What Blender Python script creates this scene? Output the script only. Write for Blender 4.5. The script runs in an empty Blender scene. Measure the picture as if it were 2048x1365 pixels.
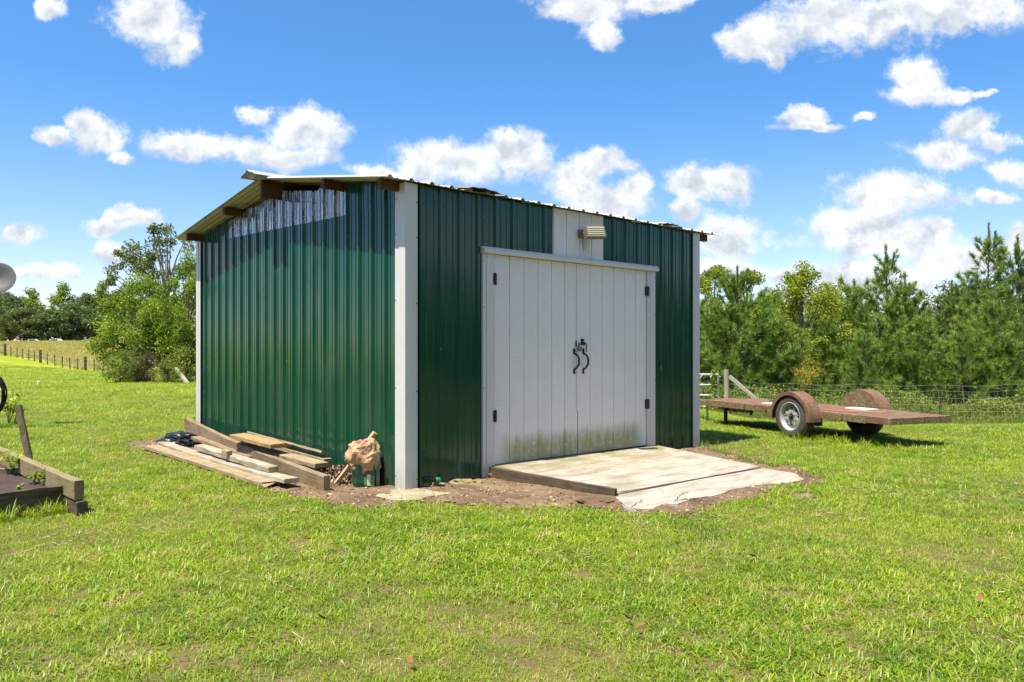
import bpy, bmesh, math, random
import numpy as np
from mathutils import Vector, Matrix, noise as mnoise

# ------------------------------------------------------------------ camera, sky, sun, exposure
SC = bpy.context.scene
F, CX, HY, CH = 1550.0, 1024.0, 695.5, 1.30          # focal length, centre and horizon in photo pixels, camera height
cam_d = bpy.data.cameras.new('camera'); cam = bpy.data.objects.new('camera', cam_d)
SC.collection.objects.link(cam); SC.camera = cam
cam.location = (0, 0, CH); cam.rotation_euler = (math.radians(90), 0, 0)
cam_d.sensor_width = 36; cam_d.lens = F/2048*36; cam_d.shift_y = (HY-682.5)/2048
cam_d.clip_start = .05; cam_d.clip_end = 3000
SUN_AZ = Vector((-.715, -.70)).normalized(); SUN_EL = math.radians(68)
SKY_STRENGTH, SUN_STRENGTH, EXPOSURE = 0.15, 4.8, 1.0
sdir = Vector((SUN_AZ.x*math.cos(SUN_EL), SUN_AZ.y*math.cos(SUN_EL), math.sin(SUN_EL)))
sun_d = bpy.data.lights.new('sun', 'SUN'); sun = bpy.data.objects.new('sun', sun_d); SC.collection.objects.link(sun)
sun.rotation_euler = sdir.to_track_quat('Z', 'Y').to_euler(); sun.location = (0, 0, 30)
sun_d.energy = SUN_STRENGTH; sun_d.angle = math.radians(.53); sun_d.color = (1, .93, .81)
SC.cycles.max_bounces = 6; SC.cycles.diffuse_bounces = 3; SC.cycles.glossy_bounces = 3; SC.cycles.caustics_reflective = False; SC.cycles.caustics_refractive = False
SC.view_settings.view_transform = 'Standard'; SC.view_settings.look = 'None'
SC.view_settings.exposure = EXPOSURE; SC.view_settings.gamma = 1; SC.view_settings.use_curve_mapping = False

class NT:
    "small node-tree writer"
    def __init__(s, nt): s.t = nt
    def n(s, typ, props=None, **ins):
        nd = s.t.nodes.new(typ)
        for k, v in (props or {}).items(): setattr(nd, k, v)
        for k, v in ins.items():
            key = int(k[1:]) if k[0] == 'i' and k[1:].isdigit() else k.replace('_', ' ')
            sock = nd.inputs[key]
            if hasattr(v, 'is_linked') or isinstance(v, bpy.types.NodeSocket): s.t.links.new(v, sock)
            else: sock.default_value = v
        return nd
    def m(s, op, a, b=0.0, c=0.0, clamp=False):
        return s.n('ShaderNodeMath', {'operation': op, 'use_clamp': clamp}, i0=a, i1=b, i2=c).outputs[0]
    def v(s, op, a, b=(0, 0, 0), c=(0, 0, 0)):
        nd = s.n('ShaderNodeVectorMath', {'operation': op}, i0=a, i1=b)
        if op == 'MULTIPLY_ADD':
            if isinstance(c, bpy.types.NodeSocket): s.t.links.new(c, nd.inputs[2])
            else: nd.inputs[2].default_value = c
        return nd.outputs['Value' if op in ('LENGTH', 'DOT_PRODUCT') else 'Vector']
    def mix(s, f, a, b):
        nd = s.n('ShaderNodeMix', {'data_type': 'RGBA'}, i0=f)
        for i, x in ((6, a), (7, b)):
            if isinstance(x, bpy.types.NodeSocket): s.t.links.new(x, nd.inputs[i])
            else: nd.inputs[i].default_value = (*x[:3], 1)
        return nd.outputs[2]
    def ss(s, x, a, b, lo=0.0, hi=1.0):
        nd = s.n('ShaderNodeMapRange', {'interpolation_type': 'SMOOTHSTEP'}, Value=x)
        nd.inputs[1].default_value = a; nd.inputs[2].default_value = b; nd.inputs[3].default_value = lo; nd.inputs[4].default_value = hi
        return nd.outputs[0]
    def noise(s, vec, scale, detail=4, rough=.55, dist=0.0):
        return s.n('ShaderNodeTexNoise', Vector=vec, Scale=scale, Detail=detail, Roughness=rough, Distortion=dist).outputs['Fac']
    def xyz(s, vec):
        nd = s.n('ShaderNodeSeparateXYZ', Vector=vec); return nd.outputs
    def ramp(s, f, stops):
        nd = s.n('ShaderNodeValToRGB', Fac=f); cr = nd.color_ramp
        while len(cr.elements) < len(stops): cr.elements.new(.5)
        for e, (p, c) in zip(cr.elements, stops): e.position = p; e.color = (*c, 1)
        return nd.outputs[0]

def px_dir(x, y): return ((x-CX)/F, (HY-y)/F)
CLOUDS = [(300,38,88,52),(345,95,45,38),(105,14,26,18),(165,243,30,26),(205,272,52,34),(112,272,30,20),(240,318,28,14),
 (375,290,95,28),(520,296,55,24),(615,258,75,42),(595,315,72,26),(510,225,35,15),(45,472,45,20),(265,438,55,22),(205,455,42,18),(222,508,36,22),
 (85,545,75,17),(765,345,62,20),(900,322,112,40),(1035,312,66,42),(1195,328,62,30),(1150,362,60,40),(1215,405,82,34),(1270,375,30,28),
 (1390,368,62,34),(1455,366,56,36),(1375,425,30,34),(1455,475,72,44),(1165,18,92,30),(1205,70,38,26),(1320,2,70,18),
 (1525,82,72,44),(1700,42,165,52),(1905,22,150,44),(1552,122,26,24),(1835,148,55,34),(1830,190,62,20),(1905,186,45,16),(1965,183,18,7),
 (1605,236,46,18),(1615,256,66,11),(1725,240,20,11),(1935,258,56,34),(1890,312,80,30),(1995,290,46,16),(2025,342,36,20),
 (1790,388,118,40),(1740,440,110,34),(1780,482,150,30),(1855,462,60,26),(1740,548,165,34),(1580,550,70,20),(1910,520,110,32),(2045,485,40,34),(1990,392,36,13),(1450,545,90,22)]
def build_world():
    w = bpy.data.worlds.new('World'); SC.world = w; w.use_nodes = True
    t = NT(w.node_tree); w.node_tree.nodes.clear()
    sky = t.n('ShaderNodeTexSky', {'sky_type': 'NISHITA', 'sun_disc': False, 'sun_elevation': SUN_EL,
              'sun_rotation': math.atan2(SUN_AZ.x, SUN_AZ.y), 'altitude': 200, 'air_density': 1.0, 'dust_density': .15, 'ozone_density': 2.2})
    hs = t.n('ShaderNodeHueSaturation', Saturation=1.08, Value=1.05, Color=sky.outputs[0]).outputs[0]
    d = t.n('ShaderNodeTexCoord').outputs['Generated']
    X, Y, Z = t.xyz(d)
    tint = t.ramp(t.m('MAXIMUM', Z, 0.0), [(0, (.66, .57, .66)), (.12, (.54, .55, .66)), (.30, (.33, .53, .67)), (.6, (.36, .57, .71))])
    hs = t.n('ShaderNodeMix', {'data_type': 'RGBA', 'blend_type': 'MULTIPLY'}, i0=1.0, i6=hs, i7=tint).outputs[2]
    ys = t.m('MAXIMUM', Y, .05)
    u = t.m('DIVIDE', X, ys); v = t.m('DIVIDE', Z, ys)
    uv = t.n('ShaderNodeCombineXYZ', X=u, Y=v, Z=0.0).outputs[0]
    # the edges of each cloud are pushed about by a noise field
    wob = t.n('ShaderNodeTexNoise', Vector=uv, Scale=14.0, Detail=6.0, Roughness=.62).outputs['Color']
    wob = t.v('SUBTRACT', wob, (.5, .5, .5))
    uvw = t.v('MULTIPLY_ADD', wob, (.055, .045, 0), uv)
    cur = None; sw = 0.0; sh = 0.0
    for (x, y, rx, ry) in CLOUDS:
        u0, v0 = px_dir(x, y); rx = rx*1.30/F; ry = ry*1.34/F
        q = t.v('MULTIPLY_ADD', uvw, (1/rx, 1/ry, 0), (-u0/rx, -v0/ry, 0)); L = t.v('LENGTH', q)
        wgt = t.m('POWER', .02, L); sw = t.m('ADD', sw, wgt); sh = t.m('MULTIPLY_ADD', wgt, t.xyz(q)[1], sh)      # how high in its cloud a point lies
        cur = L if cur is None else t.m('SMOOTH_MIN', cur, L, .25)
    fine = t.noise(uv, 24, 10, .68)
    dens_in = t.m('ADD', t.m('SUBTRACT', 1.0, cur), t.m('MULTIPLY', t.m('SUBTRACT', fine, .5), 1.5))
    # elsewhere the same kind of scattered fair-weather cloud goes on
    zz = t.m('ADD', t.m('MAXIMUM', Z, 0.0), .16)
    pl = t.n('ShaderNodeCombineXYZ', X=t.m('DIVIDE', X, zz), Y=t.m('DIVIDE', Y, zz), Z=0.0).outputs[0]
    big = t.noise(pl, .9, 9, .58)
    dens_out = t.m('MULTIPLY', t.m('SUBTRACT', big, .52), 5.0)
    inside = t.m('MULTIPLY', t.m('MULTIPLY', t.ss(t.m('ABSOLUTE', u), .72, .95, 1, 0), t.ss(v, .48, .62, 1, 0)), t.ss(Y, .3, .5))
    dens = t.n('ShaderNodeMix', {'data_type': 'FLOAT'}, i0=inside, i2=dens_out, i3=dens_in).outputs[0]
    alpha = t.ss(dens, -.03, .56)
    alpha = t.m('MULTIPLY', alpha, t.ss(Z, -.02, .02))
    # soft modelling inside the cloud: puffs lit from above, greyer hearts
    n1 = t.noise(uvw, 17, 7, .60)
    n2 = t.noise(t.v('ADD', uvw, (-.010, .018, 0)), 17, 7, .60)
    lit = t.m('ADD', .78, t.m('MULTIPLY', t.m('SUBTRACT', n1, n2), 3.2))
    lit = t.m('SUBTRACT', lit, t.m('MULTIPLY', t.ss(dens, .3, 1.1), .38), clamp=True)
    hgt = t.m('DIVIDE', sh, t.m('MAXIMUM', sw, 1e-5))
    lit = t.m('SUBTRACT', lit, t.m('MULTIPLY', t.m('MULTIPLY', t.ss(hgt, .25, -.75), inside), .50), clamp=True)
    col = t.mix(lit, (2.15, 2.36, 2.62), (3.95, 3.95, 3.95))
    out = t.mix(t.m('MULTIPLY', alpha, .97), hs, col)
    bg = t.n('ShaderNodeBackground', Color=out, Strength=SKY_STRENGTH)
    o = t.n('ShaderNodeOutputWorld'); w.node_tree.links.new(bg.outputs[0], o.inputs[0])
build_world()
SC.world.cycles.sampling_method = 'MANUAL'; SC.world.cycles.sample_map_resolution = 512

# ------------------------------------------------------------------ helpers
COL = SC.collection
rng = np.random.default_rng(7); random.seed(7)
def gp(x, y, z=0.0):
    Y = F*(CH-z)/(y-HY); return Vector(((x-CX)/F*Y, Y, z))
def at(x, y, Y): return Vector(((x-CX)/F*Y, Y, CH-(y-HY)/F*Y))
def S(a, b, x):
    t = np.clip((np.asarray(x, float)-a)/(b-a), 0, 1); return t*t*(3-2*t)
def terrain(x, y):
    x = np.asarray(x, float); y = np.asarray(y, float)
    left = S(6, -2, x)
    z = left*(-.5*S(27, 40, y) + .0115*np.clip(y-60, 0, 160) + 1.06*S(-33, -52, x)*S(40, 70, y))
    z = z - .35*S(12.5, 16.5, y)*S(3.2, 6, x)
    z = z + .012*np.sin(x*1.3+.5)*np.cos(y*.9)*S(9.5, 13, y) + .10*np.sin(x*.21+1)*np.sin(y*.17)*S(24, 40, y)
    return z
def tz(x, y): return float(terrain(x, y))

def tag(o, label=None, cat=None, group=None, kind=None):
    for k, v in (('label', label), ('category', cat), ('group', group), ('kind', kind)):
        if v: o[k] = v
    return o
def empty(name, loc=(0, 0, 0), rz=0.0, label=None, cat=None, group=None):
    o = bpy.data.objects.new(name, None); o.empty_display_size = .1
    COL.objects.link(o); o.location = loc; o.rotation_euler = (0, 0, rz)
    return tag(o, label, cat, group)
def link(name, me, mat=None, parent=None, smooth=False):
    o = bpy.data.objects.new(name, me); COL.objects.link(o)
    if mat is not None and not me.materials: me.materials.append(mat)
    if parent: o.parent = parent
    if smooth: me.polygons.foreach_set('use_smooth', np.ones(len(me.polygons), bool))
    return o
def tri_mesh(name, V, T, tint=None):
    V = np.asarray(V, np.float32).reshape(-1, 3); T = np.asarray(T, np.int32).reshape(-1, 3)
    me = bpy.data.meshes.new(name)
    me.vertices.add(len(V)); me.vertices.foreach_set('co', V.ravel())
    me.loops.add(len(T)*3); me.loops.foreach_set('vertex_index', T.ravel())
    me.polygons.add(len(T)); me.polygons.foreach_set('loop_start', np.arange(len(T), dtype=np.int32)*3)
    me.update(calc_edges=True)
    if tint is not None:
        a = me.attributes.new('tint', 'FLOAT', 'POINT'); a.data.foreach_set('value', np.asarray(tint, np.float32))
    return me

class MB:
    def __init__(s): s.v = []; s.f = []
    def add(s, vs, fs):
        b = len(s.v); s.v += [tuple(p) for p in vs]; s.f += [tuple(i+b for i in f) for f in fs]; return s
    def box(s, c, size, rot=None, ch=0.0):
        hx, hy, hz = (k/2 for k in size)
        if ch <= 0:
            vs = [Vector((x, y, z)) for x in (-hx, hx) for y in (-hy, hy) for z in (-hz, hz)]
            fs = [(0,1,3,2),(4,6,7,5),(0,4,5,1),(2,3,7,6),(0,2,6,4),(1,5,7,3)]
        else:
            bm = bmesh.new(); bmesh.ops.create_cube(bm, size=1)
            for p in bm.verts: p.co = Vector((p.co.x*size[0], p.co.y*size[1], p.co.z*size[2]))
            bmesh.ops.bevel(bm, geom=bm.edges[:], offset=ch, segments=1, affect='EDGES')
            bm.verts.index_update(); vs = [p.co.copy() for p in bm.verts]; fs = [tuple(q.index for q in f.verts) for f in bm.faces]; bm.free()
        if rot is not None: vs = [rot @ p for p in vs]
        c = Vector(c); return s.add([p+c for p in vs], fs)
    def span(s, a, b, ch=0.0):
        a = Vector(a); b = Vector(b); return s.box((a+b)/2, [abs(q) for q in (b-a)], None, ch)
    def tube(s, pts, r, n=8, cap=True):
        pts = [Vector(p) for p in pts]; rs = r if hasattr(r, '__len__') else [r]*len(pts)
        vs = []; fs = []; up = None
        for i, p in enumerate(pts):
            d = (pts[min(i+1, len(pts)-1)]-pts[max(i-1, 0)]).normalized()
            if up is None: up = d.orthogonal().normalized()
            up = (up-d*up.dot(d)).normalized(); w = d.cross(up)
            for k in range(n):
                a = 2*math.pi*k/n; vs.append(p+(up*math.cos(a)+w*math.sin(a))*rs[i])
        for i in range(len(pts)-1):
            for k in range(n): fs.append((i*n+k, i*n+(k+1)%n, (i+1)*n+(k+1)%n, (i+1)*n+k))
        if cap: fs.append(tuple(range(n-1, -1, -1))); fs.append(tuple(range((len(pts)-1)*n, len(pts)*n)))
        return s.add(vs, fs)
    def lathe(s, prof, n=24, mat=None):
        vs = []; fs = []
        for r, z in prof:
            for k in range(n):
                a = 2*math.pi*k/n; vs.append(Vector((r*math.cos(a), r*math.sin(a), z)))
        for i in range(len(prof)-1):
            for k in range(n): fs.append((i*n+k, i*n+(k+1)%n, (i+1)*n+(k+1)%n, (i+1)*n+k))
        if mat is not None: vs = [mat @ p for p in vs]
        return s.add(vs, fs)
    def build(s, name, mat, parent=None, smooth=False):
        me = bpy.data.meshes.new(name); me.from_pydata([tuple(p) for p in s.v], [], s.f); me.update()
        return link(name, me, mat, parent, smooth)

# ------------------------------------------------------------------ materials
def material(name):
    m = bpy.data.materials.new(name); m.use_nodes = True; m.node_tree.nodes.clear()
    return m, NT(m.node_tree)
def finish(m, t, shader):
    o = t.n('ShaderNodeOutputMaterial'); m.node_tree.links.new(shader, o.inputs[0]); return m
def pbr(t, col, rough=.6, metal=0.0, height=None, bump=.3, dist=.01, spec=.5, **kw):
    p = t.n('ShaderNodeBsdfPrincipled', Roughness=rough, Metallic=metal)
    p.inputs['Specular IOR Level'].default_value = spec
    if isinstance(col, bpy.types.NodeSocket): t.t.links.new(col, p.inputs['Base Color'])
    else: p.inputs['Base Color'].default_value = (*col, 1)
    if height is not None:
        b = t.n('ShaderNodeBump', Strength=bump, Distance=dist, Height=height); t.t.links.new(b.outputs[0], p.inputs['Normal'])
    for k, v in kw.items(): p.inputs[k.replace('_', ' ')].default_value = v
    return p.outputs[0]
def oc(t): return t.n('ShaderNodeTexCoord').outputs['Object']
def wp(t): return t.n('ShaderNodeNewGeometry').outputs['Position']
def rnd(t): return t.n('ShaderNodeObjectInfo').outputs['Random']
def plain(name, col, rough=.6, metal=0.0, var=.25, scale=12, bump=.15):
    m, t = material(name); v = oc(t); n = t.noise(v, scale, 5, .6)
    c = t.mix(n, tuple(x*(1-var) for x in col), tuple(min(1, x*(1+var)) for x in col))
    return finish(m, t, pbr(t, c, rough, metal, n, bump, .004))
def wood(name, a, b, grey=None, greyamt=0.0, dark=.35, bump=.5):
    m, t = material(name); v = oc(t); r = rnd(t)
    off = t.n('ShaderNodeCombineXYZ', X=t.m('MULTIPLY', r, 31.0), Y=t.m('MULTIPLY', r, 17.0), Z=0.0).outputs[0]
    v = t.v('ADD', v, off)
    g = t.noise(t.v('MULTIPLY', v, (1.2, 22, 22)), 3.0, 6, .65, .6)
    blot = t.noise(v, 5, 4, .6)
    c = t.mix(t.ss(g, .3, .7), a, b)
    if grey: c = t.mix(t.m('MULTIPLY', t.ss(blot, .38, .62), greyamt), c, grey)
    c = t.mix(t.m('MULTIPLY', t.ss(t.noise(t.v('MULTIPLY', v, (1, 4, 4)), 7, 5, .7), .56, .72), dark), c, tuple(x*.25 for x in a))
    crack = t.ss(t.noise(t.v('MULTIPLY', v, (.8, 26, 26)), 4, 3, .5), .60, .70)
    c = t.mix(t.m('MULTIPLY', crack, .5), c, tuple(x*.3 for x in a))
    return finish(m, t, pbr(t, c, .85, 0, t.m('SUBTRACT', g, crack), bump, .004, .25))

def green_metal():
    m, t = material('green painted steel'); v = oc(t); X, Y, Z = t.xyz(v)
    n = t.noise(v, 1.6, 3, .5); f = t.noise(t.v('MULTIPLY', v, (40, 40, 2.5)), 1.0, 5, .65)
    base = t.mix(n, (.002, .050, .026), (.003, .066, .034))
    # mud splashed up from the ground and pale scuffs
    splash = t.m('MULTIPLY', t.ss(Z, .42, .05), t.ss(f, .40, .75))
    base = t.mix(t.m('MULTIPLY', splash, .42), base, (.16, .12, .07))
    scuff = t.m('MULTIPLY', t.ss(t.noise(t.v('MULTIPLY', v, (30, 30, 9)), 1.0, 4, .5), .735, .76), .6)
    base = t.mix(scuff, base, (.35, .42, .38))
    dust = t.ss(t.noise(t.v('MULTIPLY', v, (1.3, 1.3, .6)), 2.0, 5, .6), .45, .8)
    base = t.mix(t.m('MULTIPLY', dust, .10), base, (.25, .26, .22))
    wav = t.noise(t.v('MULTIPLY', v, (3.2, 3.2, .9)), 1.0, 2, .5)
    p = t.n('ShaderNodeBsdfPrincipled', Roughness=t.m('ADD', .09, t.m('MULTIPLY', f, .10)))
    t.t.links.new(base, p.inputs['Base Color']); p.inputs['Specular IOR Level'].default_value = .42
    b = t.n('ShaderNodeBump', Strength=.35, Distance=.02, Height=wav); t.t.links.new(b.outputs[0], p.inputs['Normal'])
    return finish(m, t, p.outputs[0])
def white_paint(moss):
    m, t = material('white painted siding' + (' mossy' if moss else '')); v = oc(t); X, Y, Z = t.xyz(v)
    emb = t.noise(t.v('MULTIPLY', v, (7, 7, 46)), 1.6, 4, .6, .8); fine = t.noise(v, 60, 3, .6)
    base = t.mix(t.noise(v, 3, 4, .6), (.70, .68, .65), (.79, .77, .745))
    specks = t.ss(t.noise(v, 38, 2, .5), .73, .78); base = t.mix(t.m('MULTIPLY', specks, .35), base, (.3, .3, .28))
    if moss:
        colm = t.noise(t.v('MULTIPLY', v, (11, 1, 1.2)), 1.0, 6, .65)
        streak = t.noise(t.v('MULTIPLY', v, (55, 1, 3)), 1.0, 4, .6)
        hgt = t.m('ADD', t.m('MULTIPLY', colm, .75), t.m('MULTIPLY', streak, .35))
        hgt = t.m('ADD', t.m('SUBTRACT', hgt, .62), t.ss(Z, .72, .22))
        env = t.m('MULTIPLY', t.ss(X, 1.02, 1.35), t.ss(X, 3.5, 3.2))
        ms = t.m('MULTIPLY', t.ss(hgt, .45, 1.0), t.m('MULTIPLY', env, .85))
        ms = t.m('MULTIPLY', ms, t.ss(t.noise(v, 16, 6, .7), .18, .50))
        base = t.mix(ms, base, t.mix(t.noise(v, 9, 3, .5), (.17, .18, .03), (.30, .29, .08)))
        base = t.mix(t.m('MULTIPLY', t.ss(Z, .30, .10), t.m('MULTIPLY', fine, .5)), base, (.30, .28, .22))
    else:
        base = t.mix(t.m('MULTIPLY', t.ss(Z, 2.45, 2.8), .5), base, (.60, .56, .40))
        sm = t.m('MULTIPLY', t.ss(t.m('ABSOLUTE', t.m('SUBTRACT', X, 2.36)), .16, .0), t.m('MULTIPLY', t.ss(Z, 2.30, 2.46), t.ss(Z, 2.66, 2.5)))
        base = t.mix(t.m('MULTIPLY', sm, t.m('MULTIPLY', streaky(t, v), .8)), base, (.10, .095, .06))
    return finish(m, t, pbr(t, base, .62, 0, t.m('ADD', emb, t.m('MULTIPLY', fine, .35)), 1.0, .011, .4))
def streaky(t, v): return t.ss(t.noise(t.v('MULTIPLY', v, (30, 30, 5)), 1.0, 4, .6), .3, .7)
def white_trim():
    m, t = material('white trim steel'); v = oc(t); X, Y, Z = t.xyz(v)
    st = t.noise(t.v('MULTIPLY', v, (25, 25, 1.5)), 1.0, 5, .6)
    c = t.mix(st, (.53, .52, .49), (.61, .60, .57))
    c = t.mix(t.m('MULTIPLY', t.ss(Z, .30, .0), t.m('MULTIPLY', st, .9)), c, (.30, .29, .25))
    c = t.mix(t.m('MULTIPLY', t.ss(t.noise(v, 30, 2, .5), .74, .78), .5), c, (.25, .2, .15))
    return finish(m, t, pbr(t, c, .38, 0, t.noise(v, 4, 2, .5), .15, .02, .45))
def galv():
    m, t = material('weathered galvanised steel'); v = oc(t)
    n = t.noise(t.v('MULTIPLY', v, (9, 1.5, 9)), 1.2, 5, .6)
    c = t.mix(n, (.40, .41, .38), (.60, .60, .56))
    c = t.mix(t.m('MULTIPLY', t.ss(t.noise(v, 4, 5, .65), .58, .7), .5), c, (.24, .15, .09))
    return finish(m, t, pbr(t, c, .42, .2, n, .1, .01))
def clear_sheet():
    m, t = material('clear ribbed plastic'); v = oc(t)
    dirt = t.noise(t.v('MULTIPLY', v, (30, 30, 3)), 1.0, 5, .6)
    tr = t.n('ShaderNodeBsdfTransparent', Color=(.86, .87, .84, 1))
    gl = t.n('ShaderNodeBsdfGlossy', Color=(.98, .93, .86, 1), Roughness=.06)
    wav = t.n('ShaderNodeBump', Strength=.7, Distance=.02, Height=t.noise(t.v('MULTIPLY', v, (14, 14, 3)), 1.0, 2, .5))
    t.t.links.new(wav.outputs[0], gl.inputs['Normal'])
    df = t.n('ShaderNodeBsdfDiffuse', Color=(.44, .33, .24, 1))
    fr = t.n('ShaderNodeFresnel', IOR=1.5); t.t.links.new(wav.outputs[0], fr.inputs['Normal'])
    s1 = t.n('ShaderNodeMixShader', i0=t.m('MULTIPLY', fr.outputs[0], 3.6, clamp=True), i1=tr.outputs[0], i2=gl.outputs[0])
    s2 = t.n('ShaderNodeMixShader', i0=t.m('MULTIPLY', t.ss(dirt, .40, .72), .38), i1=s1.outputs[0], i2=df.outputs[0])
    return finish(m, t, s2.outputs[0])
def concrete(name, a, b, moss=0.0, mossmask=None, joint=False):
    m, t = material(name); v = oc(t); X, Y, Z = t.xyz(v)
    n = t.noise(v, 3, 7, .65); f = t.noise(v, 70, 4, .7)
    c = t.mix(n, a, b); c = t.mix(t.m('MULTIPLY', t.ss(f, .45, .75), .35), c, tuple(x*.45 for x in a))
    st = t.noise(t.v('MULTIPLY', v, (1.2, 5, 1)), 1.6, 6, .65)
    pit = t.noise(v, 24, 6, .75); c = t.mix(t.m('MULTIPLY', t.ss(pit, .52, .72), .55), c, (.13, .10, .065))
    c = t.mix(t.m('MULTIPLY', t.ss(t.noise(v, 1.7, 5, .6), .5, .68), .45), c, (.19, .155, .11))
    c = t.mix(t.m('MULTIPLY', t.ss(st, .44, .68), .6), c, (.17, .125, .085))
    if mossmask == 'door':
        mk = t.m('MULTIPLY', t.ss(Y, -.95, -.10), t.ss(t.noise(v, 3.2, 6, .65), .34, .62))
        c = t.mix(t.m('MULTIPLY', mk, moss), c, (.19, .165, .045))
    elif moss: c = t.mix(t.m('MULTIPLY', t.ss(t.noise(v, 7, 5, .65), .42, .6), moss), c, (.22, .20, .04))
    return finish(m, t, pbr(t, c, .9, 0, t.m('ADD', n, t.m('MULTIPLY', f, .5)), .45, .006, .2))
def rusty(name, a, b, moss):
    m, t = material(name); v = oc(t); n = t.noise(v, 6, 7, .65); f = t.noise(v, 55, 4, .65)
    c = t.mix(t.ss(n, .3, .7), a, b); c = t.mix(t.m('MULTIPLY', t.ss(f, .5, .7), .5), c, tuple(x*.4 for x in a))
    if moss: c = t.mix(t.m('MULTIPLY', t.ss(t.noise(v, 26, 6, .7), .47, .60), moss), c, (.30, .27, .12))
    return finish(m, t, pbr(t, c, .8, .1, f, .35, .004, .3))
def leaf_mat(name, stops, trans=.35, rough=.5):
    m, t = material(name)
    a = t.n('ShaderNodeAttribute', {'attribute_name': 'tint'}).outputs['Fac']
    big = t.noise(wp(t), 1.1, 3, .5)
    f = t.m('ADD', t.m('MULTIPLY', a, .75), t.m('MULTIPLY', t.m('SUBTRACT', big, .38), .9), clamp=True)
    c = t.ramp(f, stops)
    p = t.n('ShaderNodeBsdfPrincipled', Roughness=rough, Base_Color=c); p.inputs['Specular IOR Level'].default_value = .3
    tl = t.n('ShaderNodeBsdfTranslucent', Color=t.mix(.5, c, (.25, .33, .02)))
    mx = t.n('ShaderNodeMixShader', i0=trans, i1=p.outputs[0], i2=tl.outputs[0])
    return finish(m, t, mx.outputs[0])
def grass_mat():
    m, t = material('lawn grass'); P = wp(t); r = rnd(t)
    a = t.n('ShaderNodeAttribute', {'attribute_name': 'tint'}).outputs['Fac']
    big = t.noise(P, .55, 4, .6); mid = t.noise(P, 2.6, 4, .6)
    f = t.m('ADD', t.m('MULTIPLY', a, .38), t.m('MULTIPLY', r, .26))
    f = t.m('ADD', f, t.m('MULTIPLY', t.m('SUBTRACT', big, .5), .7)); f = t.m('ADD', f, t.m('MULTIPLY', t.m('SUBTRACT', mid, .5), .85), clamp=True)
    c = t.ramp(f, [(0, (.080, .165, .008)), (.3, (.200, .325, .006)), (.6, (.375, .455, .010)), (.85, (.50, .51, .05)), (1, (.56, .49, .15))])
    dry = t.m('MULTIPLY', t.ss(t.m('ADD', a, t.m('MULTIPLY', t.ss(mid, .52, .72), .5)), .84, .98), .9)
    c = t.mix(dry, c, (.44, .35, .17))
    p = t.n('ShaderNodeBsdfPrincipled', Roughness=.45, Base_Color=c); p.inputs['Specular IOR Level'].default_value = .35
    tl = t.n('ShaderNodeBsdfTranslucent', Color=t.mix(.4, c, (.50, .56, .03)))
    mx = t.n('ShaderNodeMixShader', i0=.35, i1=p.outputs[0], i2=tl.outputs[0])
    return finish(m, t, mx.outputs[0])
def ground_mat():
    m, t = material('ground'); P = wp(t); X, Y, Z = t.xyz(P)
    n = t.noise(P, .35, 6, .6); f = t.noise(P, 9, 6, .7); ff = t.noise(t.v('MULTIPLY', P, (1, .25, 1)), 3.0, 6, .7)
    near = t.mix(f, (.060, .052, .018), (.20, .155, .065))
    far = t.mix(t.ss(n, .3, .7), (.185, .245, .014), (.30, .330, .025))
    far = t.mix(t.m('MULTIPLY', t.ss(ff, .5, .75), .4), far, (.09, .14, .018))
    c = t.mix(t.ss(Y, 14, 27), near, far)
    # rough hay field past the left fence
    dist = t.m('ADD', t.m('MULTIPLY', t.m('ADD', X, 33.0), .648), t.m('MULTIPLY', t.m('SUBTRACT', Y, 60.0), .761))
    c = t.mix(t.m('MULTIPLY', t.ss(X, 2.0, 5.0), t.ss(Y, 17.0, 20.0)), c, t.mix(f, (.045, .05, .02), (.11, .09, .045)))
    fld = t.m('MULTIPLY', t.ss(dist, .3, 2.0), t.ss(X, -14, -20))
    c = t.mix(fld, c, t.mix(ff, (.26, .23, .07), (.42, .34, .12)))
    return finish(m, t, pbr(t, c, .95, 0, f, .4, .02, .1))
def dirt_mat():
    m, t = material('bare dirt'); P = wp(t); n = t.noise(P, 2.2, 6, .65); f = t.noise(P, 40, 5, .7); g = t.noise(P, 11, 5, .65)
    c = t.mix(t.ss(n, .3, .7), (.125, .078, .045), (.27, .19, .115)); c = t.mix(t.m('MULTIPLY', t.ss(f, .45, .7), .55), c, (.07, .045, .03))
    c = t.mix(t.m('MULTIPLY', t.ss(g, .55, .7), .6), c, (.38, .30, .19))
    return finish(m, t, pbr(t, c, .95, 0, t.m('ADD', f, g), .9, .02, .1))
def tyre_mat(): return plain('tyre rubber', (.075, .066, .058), .8, 0, .35, 14)

M = {}
M['green'] = green_metal(); M['door'] = white_paint(True); M['board'] = white_paint(False); M['trim'] = white_trim(); M['galv'] = galv()
M['clear'] = clear_sheet(); M['ground'] = ground_mat(); M['dirt'] = dirt_mat(); M['grass'] = grass_mat()
M['rafter'] = wood('brown rafter wood', (.075, .038, .020), (.14, .072, .038), dark=.4)
M['old'] = wood('weathered grey plank', (.24, .19, .125), (.38, .31, .22), (.42, .38, .30), .7)
M['tan'] = wood('tan weathered plank', (.22, .155, .080), (.36, .27, .155), (.36, .30, .20), .5, .45)
M['beam'] = wood('brown weathered beam', (.165, .110, .058), (.27, .19, .105), (.30, .24, .15), .5, .5)
M['orange'] = wood('honey coloured plank', (.30, .185, .075), (.42, .28, .12), (.28, .21, .11), .4, .3)
M['fresh'] = wood('clean lumber', (.42, .28, .15), (.52, .37, .22), dark=.12)
M['bed'] = wood('raised bed board', (.17, .125, .058), (.27, .21, .105), (.25, .23, .13), .5, .5)
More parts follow.
